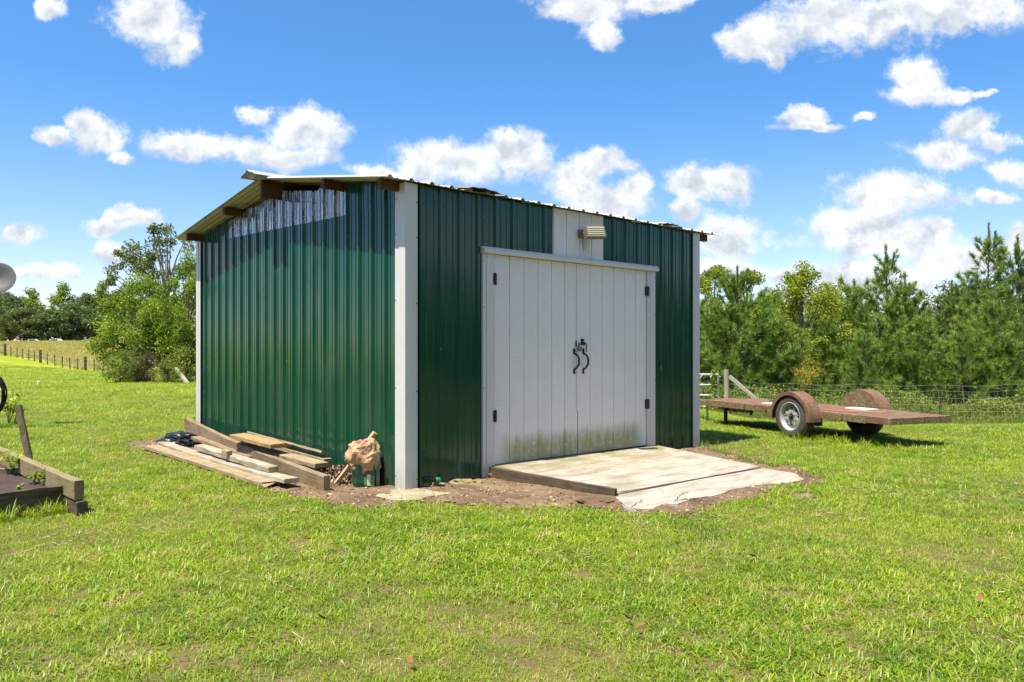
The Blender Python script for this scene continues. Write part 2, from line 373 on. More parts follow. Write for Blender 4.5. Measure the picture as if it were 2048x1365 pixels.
M['beddark'] = wood('dark rotted board', (.045, .033, .022), (.12, .09, .055), (.16, .13, .08), .3, .7)
M['post'] = wood('grey fence post', (.30, .27, .20), (.45, .41, .32), (.25, .26, .16), .5, .4)
M['oldpost'] = wood('dark fence post', (.06, .05, .035), (.11, .09, .06))
M['concrete'] = concrete('ramp concrete', (.35, .31, .245), (.45, .405, .33), .8, 'door')
M['apron'] = concrete('pale apron concrete', (.35, .312, .25), (.45, .41, .335))
M['pad'] = concrete('mossy footing concrete', (.30, .27, .18), (.42, .38, .28), .5)
M['rock'] = concrete('mossy rubble', (.20, .17, .10), (.34, .29, .19), .85)
M['rust'] = rusty('rusty steel deck', (.145, .072, .046), (.225, .122, .080), .15)
M['rustmoss'] = rusty('rusty mossy steel', (.13, .08, .045), (.21, .14, .08), .7)
M['tyre'] = tyre_mat()
M['rim'] = plain('white painted wheel', (.38, .385, .36), .45, .2, .2, 9, .05)
M['black'] = plain('black hardware', (.012, .012, .012), .4, .4, .3, 30)
M['darksteel'] = plain('dark steel', (.05, .048, .045), .55, .6, .4, 20)
M['galvpipe'] = plain('galvanised pipe', (.55, .56, .55), .38, .7, .15, 8)
M['wire'] = plain('galvanised wire', (.48, .49, .46), .5, .4, .15, 8)
M['tpost'] = plain('dark green post', (.055, .055, .035), .7, .2, .3, 20)
M['plastic'] = plain('black plastic film', (.016, .016, .017), .22, 0, .3, 8, .6)
M['dishgrey'] = plain('dull grey dish', (.13, .12, .11), .55, .1, .2, 10)
M['lampglass'] = plain('cream lamp glass', (.62, .58, .36), .3, 0, .08, 6, .05)
M['lampgrey'] = plain('bronze lamp housing', (.20, .17, .13), .5, .3, .2, 20)
M['sheet'] = plain('pale sheet', (.62, .63, .66), .5, 0, .1, 9)
M['strap'] = plain('orange strap', (.62, .13, .025), .6, 0, .2, 20)
M['yellowstrap'] = plain('yellow strap', (.62, .36, .05), .6, 0, .2, 20)
M['paper'] = plain('brown kraft paper', (.46, .275, .155), .85, 0, .18, 7, .5)
M['red'] = plain('red printed plastic', (.55, .045, .05), .5, 0, .4, 30)
M['greensack'] = plain('dark green print', (.018, .085, .050), .45, 0, .5, 9)
M['lime'] = plain('light green print', (.10, .25, .03), .5, 0, .5, 14)
M['label'] = plain('cream label', (.62, .60, .52), .6, 0, .1, 20)
M['greyplastic'] = plain('grey plastic', (.12, .14, .15), .5, 0, .3, 10)
M['nozzlegreen'] = plain('green plastic', (.01, .20, .08), .35, 0, .2, 10)
M['bark'] = plain('tree bark', (.10, .075, .055), .9, 0, .4, 14, .8)
M['palebark'] = plain('pale bark', (.24, .20, .15), .9, 0, .3, 14, .8)
M['chip'] = plain('wood chips', (.22, .135, .085), .9, 0, .5, 3)
M['straw'] = plain('pine straw', (.34, .22, .11), .9, 0, .4, 3)
M['leafdry'] = plain('dry leaf', (.20, .10, .025), .9, 0, .4, 20)
M['soil'] = plain('dark soil', (.050, .030, .022), .95, 0, .5, 30, .9)
M['white'] = plain('white enamel', (.72, .72, .72), .3, 0, .05, 5)
M['carglass'] = plain('car glass', (.02, .025, .03), .1, 0, .1, 5)
M['pine'] = leaf_mat('pine needles', [(0, (.065, .130, .030)), (.35, (.165, .270, .046)), (.7, (.310, .420, .065)), (1, (.46, .53, .10))], .32)
M['gum'] = leaf_mat('sweetgum leaves', [(0, (.095, .150, .014)), (.4, (.230, .290, .020)), (.75, (.380, .400, .030)), (1, (.50, .42, .05))], .38)
M['bright'] = leaf_mat('bright green leaves', [(0, (.060, .105, .012)), (.4, (.165, .250, .020)), (.75, (.330, .420, .034)), (1, (.48, .55, .07))], .38)
M['olive'] = leaf_mat('olive leaves', [(0, (.055, .070, .026)), (.5, (.130, .150, .048)), (.85, (.23, .22, .08)), (1, (.32, .23, .09))], .3)
M['dark'] = leaf_mat('dark green leaves', [(0, (.045, .085, .032)), (.5, (.105, .170, .055)), (1, (.21, .28, .09))], .25)
M['weed'] = leaf_mat('weeds', [(0, (.070, .120, .018)), (.45, (.170, .235, .032)), (.8, (.30, .33, .06)), (1, (.44, .38, .14))], .35)
M['hay'] = leaf_mat('hay grass', [(0, (.26, .25, .05)), (.5, (.46, .38, .10)), (1, (.60, .48, .18))], .35)
M['gold'] = leaf_mat('goldenrod', [(0, (.40, .26, .02)), (1, (.62, .42, .03))], .3)
M['thicket'] = leaf_mat('red brown thicket', [(0, (.06, .035, .025)), (.6, (.14, .085, .055)), (1, (.18, .17, .06))], .2)

# ------------------------------------------------------------------ ground
def ground():
    xs = np.unique(np.concatenate([np.linspace(-900, -70, 16), np.arange(-70, -20, 2.0), np.arange(-20, 20.1, 1.0), np.arange(20, 70, 5.0), np.linspace(70, 900, 14)]))
    ys = np.unique(np.concatenate([np.linspace(-300, -5, 8), np.arange(-5, 40.1, 1.0), np.arange(40, 110, 3.0), np.linspace(110, 260, 16), np.linspace(260, 1800, 12)]))
    Xg, Yg = np.meshgrid(xs, ys); Z = terrain(Xg, Yg); V = np.stack([Xg, Yg, Z], -1).reshape(-1, 3)
    nx = len(xs); i, j = np.meshgrid(np.arange(nx-1), np.arange(len(ys)-1)); a = (j*nx+i).ravel()
    T = np.concatenate([np.stack([a, a+1, a+nx+1], 1), np.stack([a, a+nx+1, a+nx], 1)])
    o = link('ground', tri_mesh('ground', V, T), M['ground'], smooth=True); tag(o, kind='structure')
ground()
DIRT = [gp(*p) for p in [(262,889),(300,878),(345,868),(400,860),(560,880),(700,900),(812,945),(985,935),(1305,890),(1400,893),(1450,902),(1520,917),(1600,938),(1650,950),
        (1640,962),(1600,970),(1560,985),(1490,1003),(1420,1020),(1330,1032),(1230,1030),(1130,1020),(1000,1014),(900,1010),(800,1012),(720,1017),(640,1006),(560,990),(500,975),(420,948),(350,920),(300,905)]]
DP = np.array([(p.x, p.y) for p in DIRT])
def in_poly(x, y, P):
    x = np.asarray(x); y = np.asarray(y); r = np.zeros(x.shape, bool); j = len(P)-1
    for i in range(len(P)):
        xi, yi = P[i]; xj, yj = P[j]
        r ^= ((yi > y) != (yj > y)) & (x < (xj-xi)*(y-yi)/(yj-yi+1e-12)+xi); j = i
    return r
def edge_dist(x, y, P):
    d = np.full(np.shape(x), 1e9)
    for i in range(len(P)):
        a = P[i-1]; b = P[i]; ab = b-a; t = np.clip(((x-a[0])*ab[0]+(y-a[1])*ab[1])/(ab@ab), 0, 1)
        d = np.minimum(d, np.hypot(x-a[0]-t*ab[0], y-a[1]-t*ab[1]))
    return d
def wob(x, y): return .07*np.sin(x*5.1+y*3.3)+.05*np.sin(x*11.7-y*7.9+1)+.035*np.sin(x*23+y*29)
def dirt_in(x, y, grow=0.0):
    s = np.where(in_poly(x, y, DP), 1, -1)*edge_dist(x, y, DP); return s+wob(x, y)+grow
def dirt_patch():
    st = .045; x0, y0 = DP.min(0)-.3; x1, y1 = DP.max(0)+.3
    xs = np.arange(x0, x1, st); ys = np.arange(y0, y1, st); Xg, Yg = np.meshgrid(xs, ys)
    s = dirt_in(Xg, Yg); z = .004+.012*S(0, .25, s)+.006*np.sin(Xg*9+Yg*5)*np.sin(Yg*8)*S(0, .2, s)+rng.uniform(0, .008, Xg.shape)*S(0, .1, s)
    z += terrain(Xg, Yg); nx = len(xs); i, j = np.meshgrid(np.arange(nx-1), np.arange(len(ys)-1)); a = (j*nx+i).ravel(); ok = (s.ravel()[a] > 0); a = a[ok]
    T = np.concatenate([np.stack([a, a+1, a+nx+1], 1), np.stack([a, a+nx+1, a+nx], 1)])
    o = link('dirt_patch', tri_mesh('dirt_patch', np.stack([Xg, Yg, z], -1), T), M['dirt'], smooth=True); tag(o, kind='structure')
dirt_patch()

# ------------------------------------------------------------------ shed (own frame: x along the door front, y along the gable wall)
SO = Vector((-.9576, 7.0, 0)); ANG = math.atan2(.678, .735); SL, SW, EH, RISE = 4.56, 4.88, 2.76, .375
RS = Matrix.Rotation(ANG, 3, 'Z')
def s2w(x, y, z=0.0): return SO + RS @ Vector((x, y, z))
shed = empty('metal_shed', SO, ANG, 'dark green ribbed metal shed with white double doors and white corner trim', 'shed')
RIB = .2286
def profile(s0, s1, phase=0.0):
    "ribbed sheet section: points (s, depth) from s0 to s1; a big rib every nine inches and two small ones between"
    pts = []; k0 = math.floor((s0-phase)/RIB)-1
    for k in range(k0, k0+int((s1-s0)/RIB)+4):
        c = phase+k*RIB
        pts += [(c-.030, 0), (c-.014, .023), (c+.014, .023), (c+.030, 0)]
        for q in (.0745, .1541): pts += [(c+q-.012, 0), (c+q-.006, .006), (c+q+.006, .006), (c+q+.012, 0)]
    def dep(s):
        for (a, da), (b, db) in zip(pts, pts[1:]):
            if a <= s <= b: return da+(db-da)*(s-a)/max(b-a, 1e-9)
        return 0
    return [(s0, dep(s0))]+[p for p in pts if s0+1e-4 < p[0] < s1-1e-4]+[(s1, dep(s1))]
def sheet(name, mat, s0, s1, place, bot, top, phase=0.0, off=0.0, nz=1):
    "place(s, depth, z) -> point; bot/top are functions of s"
    pr = profile(s0, s1, phase); mb = MB(); vs = []
    for s, d in pr:
        b = bot(s); tp = top(s)
        for k in range(nz+1): vs.append(place(s, d+off, b+(tp-b)*k/nz))
    n = nz+1; fs = [(i*n+k, (i+1)*n+k, (i+1)*n+k+1, i*n+k+1) for i in range(len(pr)-1) for k in range(nz)]
    if place in (gable, back): fs = [f[::-1] for f in fs]      # outside faces look outwards
    mb.add(vs, fs); return mb.build(name, mat, shed)
gable = lambda s, d, z: (-d, s, z)
front = lambda s, d, z: (s, -d, z)
back = lambda s, d, z: (s, SW+d, z)
right = lambda s, d, z: (SL+d, s, z)
def roofz(y): return EH+RISE*(1-abs(y-SW/2)/(SW/2))
lap = lambda s: 2.60+.022*s
PW = .9144
# gable wall
for k in range(6):
    a, b = .06+k*PW, min(.06+(k+1)*PW, SW-.04)
    if b-a > .1: sheet('wall_panel', M['green'], a, b, gable, lambda s: .015, lambda s: lap(s)+.03, .10, nz=4)
sheet('wall_panel', M['green'], .06, 1.00, gable, lap, lambda s: roofz(s)+.030, .10, .004)
for k in range(3):
    a = 1.0+k*.955
    o = sheet('clear_panel', M['clear'], a, a+.965, gable, lap, lambda s: roofz(s)-.02-(.035 if 1.6 < s < 3.2 else 0), .10, .005+.002*k)
    o['label'] = 'clear corrugated plastic sheet under the gable'
sheet('wall_panel', M['green'], 3.865, SW-.04, gable, lap, lambda s: roofz(s)+.030, .10, .004)
# front wall: left of the doors, above them, right of them
sheet('wall_panel', M['green'], .06, .95, front, lambda s: .015, lambda s: EH+.032, .16, nz=4)
sheet('wall_panel', M['green'], .90, 1.877, front, lambda s: 2.27, lambda s: EH+.032, .16, .005)
sheet('wall_panel', M['green'], 2.69, 3.62, front, lambda s: 2.27, lambda s: EH+.032, .14, .005)
sheet('wall_panel', M['green'], 3.58, SL-.04, front, lambda s: .015, lambda s: EH+.032, .16, nz=4)
for k in range(5):
    sheet('wall_panel', M['green'], k*PW+.02, min((k+1)*PW, SL)-.02, back, lambda s: .015, lambda s: EH-.015, .1)
for k in range(6):
    a, b = .02+k*PW, min(.02+(k+1)*PW, SW-.02)
    if b-a > .1: sheet('wall_panel', M['green'], a, b, right, lambda s: .015, lambda s: roofz(s)-.015, .1)
# white boards over the doors
for k in range(4):
    a = 1.880+k*.2027; top = EH+.03
    MB().span((a+.003, -.028, 2.27), (a+.1997, -.004, top), .002).build('board', M['board'], shed)
MB().span((1.88, -.004, 2.27), (2.69, .0, EH+.03)).build('backing_board', M['board'], shed)
# corner trims, folded sheet with a shallow flute
def corner(x, y, sx, sy, wx, wy, h):
    mb = MB(); t = .030
    def P(u, v): return (x+sx*u, y+sy*v)
    path = [P(wx, -.021), P(wx, -t), P(wx*.45, -t), P(wx*.40, -t-.007), P(-t-.004, -t-.007), P(-t-.007, -t), P(-t-.007, wy*.40), P(-t, wy*.45), P(-t, wy), P(-.021, wy)]
    vs = []
    for (px, py) in path: vs += [(px, py, .0), (px, py, h)]
    mb.add(vs, [(2*i, 2*i+2, 2*i+3, 2*i+1) for i in range(len(path)-1)]); mb.build('corner_trim', M['trim'], shed)
corner(0, 0, 1, 1, .105, .13, EH+.025); corner(SL, 0, -1, 1, .10, .10, EH+.02); corner(0, SW, 1, -1, .10, .10, EH-.015); corner(SL, SW, -1, -1, .1, .1, EH-.015)
# door trims and header
for a, b in ((.885, 1.045), (3.497, 3.652)):
    mb = MB(); mb.span((a, -.034, .02), (b, -.002, 2.225), .003); mb.span((a+.045, -.041, .02), (b-.045, -.0345, 2.225), .003); mb.build('door_trim', M['trim'], shed)
mb = MB(); mb.span((.87, -.075, 2.226), (3.675, -.002, 2.268), .004); mb.span((.862, -.058, 2.2685), (3.683, -.002, 2.288), .004); mb.build('header_trim', M['trim'], shed)
# doors
for di, (a, n, sgn) in enumerate(((1.052, 6, -1), (2.276, 6, 1))):
    W = 1.215; d = MB().span((a, .008, .145), (a+W, .03, 2.222)).build('door', M['door'], shed)
    bw = W/n
    for k in range(n):
        z0 = .135-.006*(a+bw*k-1.05); MB().span((a+k*bw+.0028, -.016, z0), (a+(k+1)*bw-.0028, .0078, 2.222), .0022).build('board', M['door'], d)
    if di == 1: MB().span((a-.028, -.028, .60), (a+.030, -.0165, 2.22), .003).build('astragal', M['door'], d)
    hx = a-.004 if di == 0 else a+W+.004
    for z in (.62, 1.98):
        mb = MB(); mb.span((hx-.03, -.040, z-.055), (hx-.006, -.0345, z+.055)); mb.span((hx+.006, -.022, z-.055), (hx+.03, -.0165, z+.055))
        if di == 1: mb = MB(); mb.span((hx+.006, -.040, z-.055), (hx+.03, -.0345, z+.055)); mb.span((hx-.03, -.022, z-.055), (hx-.006, -.0165, z+.055))
        mb.tube([(hx, -.036, z-.06), (hx, -.036, z+.06)], .009, 8); mb.build('hinge', M['black'], d)
    cx = a+W-.055 if di == 0 else a+.085
    pts = [(cx, -.020, 1.275), (cx, -.022, 1.235), (cx+.012, -.06, 1.215), (cx+.016, -.078, 1.17), (cx+.012, -.078, 1.115), (cx+.004, -.05, 1.075), (cx-.004, -.024, 1.058), (cx, -.020, 1.02)]
    mb = MB(); mb.tube(pts, [.013, .013, .011, .0125, .0125, .011, .012, .011], 8)
    mb.span((cx-.017, -.024, 1.235), (cx+.017, -.0165, 1.29), .003); mb.span((cx-.015, -.024, 1.01), (cx+.015, -.0165, 1.055), .003)
    mb.build('handle', M['black'], d)
    if di == 0:
        mb = MB(); mb.span((a+W-.035, -.026, 1.305), (a+W+.03, -.0165, 1.375), .003); mb.tube([(a+W+.0, -.027, 1.315), (a+W-.0, -.055, 1.335), (a+W+.0, -.027, 1.355)], .006, 6); mb.build('hasp', M['black'], d)
        mb = MB(); mb.lathe([(0, -.012), (.026, -.012), (.03, -.006), (.03, .006), (.026, .012), (0, .012)], 14, Matrix.Translation((a+W, -.05, 1.285)) @ Matrix.Rotation(math.pi/2, 4, 'X'))
        mb.build('padlock', M['lampgrey'], d)
    else:
        mb = MB(); mb.span((a+.032, -.034, 1.325), (a+.10, -.0165, 1.365), .003); mb.span((a+.035, -.034, 1.37), (a+.085, -.0165, 1.395), .003); mb.tube([(a+.095, -.04, 1.35), (a+.108, -.045, 1.34), (a+.108, -.045, 1.25)], .007, 6); mb.build('latch', M['black'], d)
# floodlight
fl = MB(); Rl = Matrix.Rotation(math.radians(-16), 3, 'X') @ Matrix.Rotation(math.radians(-14), 3, 'Z'); cl = Vector((2.38, -.17, 2.56))
fl.box(cl, (.25, .07, .135), Rl, .006); lampo = fl.build('floodlight', M['lampgrey'], shed)
mb = MB(); mb.box(cl+Rl @ Vector((0, -.034, 0)), (.215, .006, .105), Rl, .002); mb.build('lens', M['lampglass'], lampo)
for k in range(4): MB().box(cl+Rl @ Vector((0, -.0385, -.036+.024*k)), (.213, .0035, .006), Rl).build('louvre', M['lampgrey'], lampo)
mb = MB(); mb.tube([(2.30, -.028, 2.55), (2.30, -.09, 2.55), (2.33, -.135, 2.555)], .022, 8); mb.span((2.255, -.045, 2.50), (2.345, -.0285, 2.60), .006); mb.build('bracket', M['lampgrey'], lampo)
# roof
OL, OR, OF, OB = .28, .46, .09, .24
def roof_pt(side):
    def f(s, d, q):      # q runs 0 at the ridge to 1 at the eave edge
        yr = SW/2; ye = -OF if side == 0 else SW+OB
        y = yr+(ye-yr)*q; z = roofz(y) if 0 <= y <= SW else EH-(abs(y-(0 if y < 0 else SW)))*RISE/(SW/2)
        return (s, y, z+.045+d)
    return f
for side in (0, 1):
    x = -OL; k = 0
    while x < SL+OR-.01:
        b = min(x+PW, SL+OR); lift = .0025*(k % 2)
        o = sheet('roof_panel', M['galv'], x, b+.02 if b < SL+OR-.01 else b, roof_pt(side), lambda s: 0.0, lambda s: 1.0, -OL+.05, lift, nz=3); x = b; k += 1
# two loose sheets lying on the front slope, edges lifted
for (a, b) in ((.62, 1.12), (3.72, 4.1)):
    mb = MB(); rows = []
    for i in range(8):
        s = a+(b-a)*i/7
        rows += [(s, .35, roofz(.35)+.075+.004*(i % 2)), (s, -OF-.03, EH-.01+.062+.020*math.sin(i*.55)*(1 if a < 1 else .5)+.008*(i % 2))]
    mb.add(rows, [(2*i, 2*i+2, 2*i+3, 2*i+1) for i in range(7)])
    o = mb.build('loose_roof_sheet', M['straw'] if a < 1 else M['label'], shed)
mb = MB(); rows = []
for xx in (-OL-.13, SL+OR-.1):
    zt = EH+RISE+.045
    tilt = .018 if xx < 0 else 0
    for (dy, dz) in ((-.17, -.012), (-.155, .002), (-.03, .035), (0, .060), (.03, .035), (.155, .002), (.17, -.012)): rows.append((xx, SW/2+dy, zt+dz+tilt))
mb.add(rows, [(i, i+1, i+8, i+7) for i in range(6)]); mb.build('ridge_cap', M['galv'], shed)
# rafters and purlins under the roof
for y in (.09, 1.10, 3.51, 4.72):
    z = roofz(min(max(y, 0), SW)) - (0 if y < SW else .02)
    MB().span((-OL+.05, y-.03, z-.055), (SL+OR-.1, y+.03, z+.035), .003).build('purlin', M['rafter'], shed)
MB().span((-OL+.02, SW/2-.045, EH+RISE-.17), (SL+OR-.1, SW/2-.005, EH+RISE+.03), .003).build('ridge_board', M['rafter'], shed)
MB().span((-OL+.06, SW/2+.0, EH+RISE-.13), (SL+OR-.1, SW/2+.04, EH+RISE+.03), .003).build('ridge_board', M['rafter'], shed)
for xx in (.06, 1.3, 2.4, 3.5):                          # trusses
    mb = MB(); mb.span((xx, .06, EH-.14), (xx+.04, SW-.06, EH-.05)); mb.build('rafter', M['rafter'], shed)
    for sd in (-1, 1):
        p0 = Vector((xx+.02, SW/2+sd*.05, EH+RISE-.12)); p1 = Vector((xx+.02, SW/2+sd*(SW/2-.06), EH-.09)); d = p1-p0
        R = d.to_track_quat('X', 'Z').to_matrix(); MB().box((p0+p1)/2, (d.length, .04, .1), R).build('rafter', M['rafter'], shed)
for yy in (1.25, 2.2, 3.2): MB().span((.045, yy, 2.2), (.085, yy+.09, roofz(yy)-.1)).build('stud', M['rafter'], shed)
MB().span((.07, .05, .0), (SL-.05, SW-.05, .06)).build('floor_slab', M['concrete'], shed)
# screw heads along the sheets
mb = MB()
def screw(p, nrm):
    p = Vector(p); n = Vector(nrm); a = n.orthogonal().normalized()*.0075; b = n.cross(a)
    mb.add([p+a, p+b, p-a, p-b, p+n*.006], [(0,1,4),(1,2,4),(2,3,4),(3,0,4)])
for k in range(1, 21):
    y = .10+k*RIB+.040
    if y < SW-.15:
        for z in (.12, 1.05, 1.95, lap(y)-.015, min(roofz(y)-.07, 3.0)):
            screw((-.0055, y+random.uniform(-.008, .008), z+random.uniform(-.015, .015)), (-1, 0, 0))
for k in list(range(0, 4))+list(range(15, 20)):
    x = .16+k*RIB+.040
    if .13 < x < .86 or 3.68 < x < SL-.12:
        for z in (.35, 1.15, 1.95, 2.62): screw((x, -.0055, z+random.uniform(-.015, .015)), (0, -1, 0))
for k in range(4, 16):
    x = .16+k*RIB+.04
    if not 1.83 < x < 2.72 and 0.93 < x < 3.6: screw((x, -.0105, 2.64+random.uniform(-.01, .01)), (0, -1, 0)); screw((x, -.0105, 2.34), (0, -1, 0))
for z in (.1, .9, 1.7, 2.3, 2.62):
    screw((.098, -.0305, z), (0, -1, 0)); screw((-.0305, .118, z+.03), (-1, 0, 0)); screw((.90, -.0345, min(z, 2.15)), (0, -1, 0)); screw((3.64, -.0345, min(z, 2.15)), (0, -1, 0)); screw((SL-.09, -.0305, z), (0, -1, 0))
o = mb.build('screw_heads', M['darksteel'], shed); o['kind'] = 'stuff'

# ------------------------------------------------------------------ concrete ramp, apron and rubble
def slab(name, poly, mat, thick, label=None, cat=None, kind=None, jitter=0.0, parent=None, sub=5):
    "poly: (x, y, ztop) in world; outline subdivided and roughened"
    pts = []
    for i, p in enumerate(poly):
        q = poly[(i+1) % len(poly)]
        for k in range(sub):
            c = Vector(p).lerp(Vector(q), k/sub)
            if k and jitter: c += Vector((random.uniform(-jitter, jitter), random.uniform(-jitter, jitter), 0))
            pts.append(c)
    bm = bmesh.new(); tv = [bm.verts.new(p) for p in pts]; bv = [bm.verts.new((p.x+random.uniform(-jitter, jitter)*.4, p.y+random.uniform(-jitter, jitter)*.4, p.z-thick)) for p in pts]
    top = bm.faces.new(tv); n = len(pts)
    for i in range(n): bm.faces.new((tv[i], bv[i], bv[(i+1) % n], tv[(i+1) % n]))
    bmesh.ops.bevel(bm, geom=[e for e in top.edges], offset=.010, segments=2, affect='EDGES')
    bmesh.ops.recalc_face_normals(bm, faces=bm.faces[:])
    bmesh.ops.triangulate(bm, faces=[f for f in bm.faces if len(f.verts) > 4])
    me = bpy.data.meshes.new(name); bm.to_mesh(me); bm.free()
    o = link(name, me, mat, parent); return tag(o, label, cat, None, kind)
ramp = empty('concrete_ramp', SO, ANG); ramp['kind'] = 'structure'
slab('slab', [(1.0, -.004, .132), (1.17, -1.52, .055), (3.42, -1.58, .045), (3.71, -.004, .105)], M['concrete'], .16, jitter=.004, parent=ramp)
def w2s(p): return RS.transposed() @ (Vector(p)-SO)
apx = [(1246,992),(1228,999),(1252,1016),(1300,1018),(1322,1008),(1356,1006),(1386,995),(1432,990),(1462,978),(1492,974),(1530,966),(1575,964),(1612,957),(1588,946),(1524,940)]
ap = [w2s(gp(x, y, .03)) for x, y in apx]
slab('apron', [(p.x, p.y, .018+.030*float(S(-2.2, -1.65, p.y))) for p in ap], M['apron'], .07, jitter=.026, parent=ramp, sub=4)
cr = MB()
for (x0, y0, x1, y1) in ((1290, 1000, 1262, 1014), (1345, 1003, 1375, 985)):
    a = w2s(gp(x0, y0, .034)); b = w2s(gp(x1, y1, .034)); pts = [a.lerp(b, k/5)+Vector((random.uniform(-.015, .015), random.uniform(-.015, .015), 0)) for k in range(6)]
    for p, q in zip(pts, pts[1:]):
        d = (q-p).normalized(); n = Vector((-d.y, d.x, 0))*.003; z = 0
        cr.add([Vector((p.x, p.y, .0385))-n, Vector((q.x, q.y, .0385))-n, Vector((q.x, q.y, .0385))+n, Vector((p.x, p.y, .0385))+n], [(0, 1, 2, 3)])
cr.build('crack', M['soil'], ramp)

def plank(name, label, A, B, w, t, mat, roll=0.0, sag=0.0, ragged=0.0, cat='plank', group=None, parent=None, rough=.0025, nseg=14):
    A = Vector(A); B = Vector(B); d = B-A; L = d.length; x = d.normalized()
    y = Vector((0, 0, 1)).cross(x)
    if y.length < .05: y = Vector((0, 1, 0))
    y.normalize(); z = x.cross(y); R = Matrix((x, y, z)).transposed() @ Matrix.Rotation(roll, 3, 'X')
    c = min(w, t)*.10; sec = [(-w/2+c, -t/2), (w/2-c, -t/2), (w/2, -t/2+c), (w/2, t/2-c), (w/2-c, t/2), (-w/2+c, t/2), (-w/2, t/2-c), (-w/2, -t/2+c)]
    vs = []; n = len(sec)
    for i in range(nseg+1):
        f = i/nseg; bow = -sag*4*f*(1-f)
        for (u, v) in sec:
            e = 0
            if ragged and i == nseg: e = -random.uniform(0, ragged)
            if ragged and i == nseg-1: e = -random.uniform(0, ragged*.6)
            vs.append(((f-.5)*L+e, u+random.uniform(-rough, rough), v+bow+random.uniform(-rough, rough)))
    fs = [(i*n+k, i*n+(k+1) % n, (i+1)*n+(k+1) % n, (i+1)*n+k) for i in range(nseg) for k in range(n)]
    fs += [tuple(range(n-1, -1, -1)), tuple(range(nseg*n, nseg*n+n))]
    o = MB().add(vs, fs).build(name, mat, parent)
    o.matrix_local = Matrix.LocRotScale((A+B)/2, R.to_quaternion(), None)
    return tag(o, label, cat if label else None, group) if not parent else o

# mossy board along the left edge of the ramp
plank('form_board', 'mossy wooden form board along the left edge of the concrete ramp', s2w(.975, -.04, .065), s2w(1.135, -1.5, .025), .035, .12, M['beddark'], cat='board')
def blob(name, c, r, mat, seed, amp=.35, label=None, cat=None, sub=3, kind=None, flat=True, freq=2.0):
    bm = bmesh.new(); bmesh.ops.create_icosphere(bm, subdivisions=sub, radius=1)
    for v in bm.verts:
        q = v.co.normalized(); k = 1+amp*mnoise.fractal(q*freq+Vector((seed*7.1, 3, 1)), 1.0, 2.0, 4)
        v.co = Vector((q.x*r[0]*k, q.y*r[1]*k, q.z*r[2]*k))
    me = bpy.data.meshes.new(name); bm.to_mesh(me); bm.free()
    o = link(name, me, mat, smooth=not flat); o.location = c; return tag(o, label, cat, None, kind)
# corner footing
pad = [gp(x, y, .022) for x, y in [(748,992),(775,983),(812,974),(850,980),(880,984),(905,986),(880,992),(858,993),(842,1000),(815,1001),(790,1002)]]
slab('footing_pad', [(p.x, p.y, .024) for p in pad], M['pad'], .04, 'cracked pale concrete pad under the near corner trim', 'concrete pad', jitter=.012)
mbk = []
for i, (x, y, rx, ry, rz, lb) in enumerate([(858, 974, .14, .09, .06, 'yellow mossy concrete lump beside the near corner trim'), (930, 970, .17, .08, .035, 'low mossy rubble lump midway along the front wall foot'), (992, 958, .11, .08, .075, 'crumbling grey rubble lump against the mossy ramp board')]):
    p = gp(x, y, .0); blob('rubble', (p.x, p.y, .012), (rx, ry, rz), M['pad'] if i == 0 else M['rock'], i+1, .5, lb, 'rubble', 4)
# hose nozzle
p = gp(862, 962, .075); nz = empty('hose_nozzle', (p.x, p.y, .078), .5, 'black and green hose nozzle on the mossy concrete lump', 'nozzle')
mb = MB(); mb.tube([(-.07, 0, .02), (-.03, 0, .012), (.02, 0, .004), (.05, 0, .0)], [.017, .013, .014, .020], 10); mb.tube([(-.02, 0, .006), (-.045, .02, -.012), (-.055, .03, -.02)], .007, 6); mb.build('body', M['black'], nz)
mb = MB(); mb.tube([(.045, 0, 0), (.055, 0, 0), (.085, 0, -.004), (.09, 0, -.004)], [.018, .026, .026, .02], 12); mb.build('head', M['nozzlegreen'], nz)

# ------------------------------------------------------------------ lumber by the gable wall
G = 'boards piled along the gable wall'
plank('plank', 'longest tan plank lying flat on the grass edge, front of the pile', gp(300, 894, .045), gp(545, 970, .045), .15, .04, M['tan'], .02, 0, .16, group=G)
plank('plank', 'pale grey plank second from the lawn with one sawn raised end', gp(326, 887, .075), gp(583, 962, .088), .145, .042, M['old'], -.03, .02, 0, group=G)
plank('plank', 'short grey rough plank with rusty nails on top of the front planks', gp(398, 894, .135), gp(548, 940, .125), .10, .055, M['old'], .05, 0, .02, group=G, rough=.005)
p = gp(454, 912, .15); plank('wood_block', 'small square wood block resting on the grey nailed plank', (p.x-.04, p.y+.03, .185), (p.x+.04, p.y-.03, .178), .06, .055, M['tan'], .1, cat='wood block', nseg=4)
A = s2w(-.13, 5.0, .262); B = s2w(-.56, .42, .072)
plank('timber', 'long heavy brown timber on edge sloping down from the far corner trim', A, B, .060, .165, M['beam'], .06, .035, 0, 'timber', G, rough=.004, nseg=20)
plank('plank', 'honey coloured short plank on top of the pile by the wall', s2w(-.36, 2.80, .30), s2w(-.37, 1.75, .28), .185, .042, M['orange'], .02, group=G)
plank('plank', 'thin grey batten lying behind the honey coloured plank', s2w(-.14, 2.95, .30), s2w(-.12, 1.25, .235), .085, .022, M['tan'], -.35, group=G)
plank('plank', 'tan plank with dark sawn end under the honey coloured plank', s2w(-.30, 2.7, .19), s2w(-.28, 1.02, .15), .15, .045, M['tan'], .03, group=G)
plank('plank', 'short plank half hidden behind the pile next to the wall', s2w(-.12, 2.4, .20), s2w(-.11, 1.20, .16), .09, .04, M['tan'], 0, group=G)
plank('plank', 'low plank stub under the dark sawn end by the chips', s2w(-.33, 2.6, .10), s2w(-.36, .86, .045), .09, .045, M['beam'], .05, group=G)
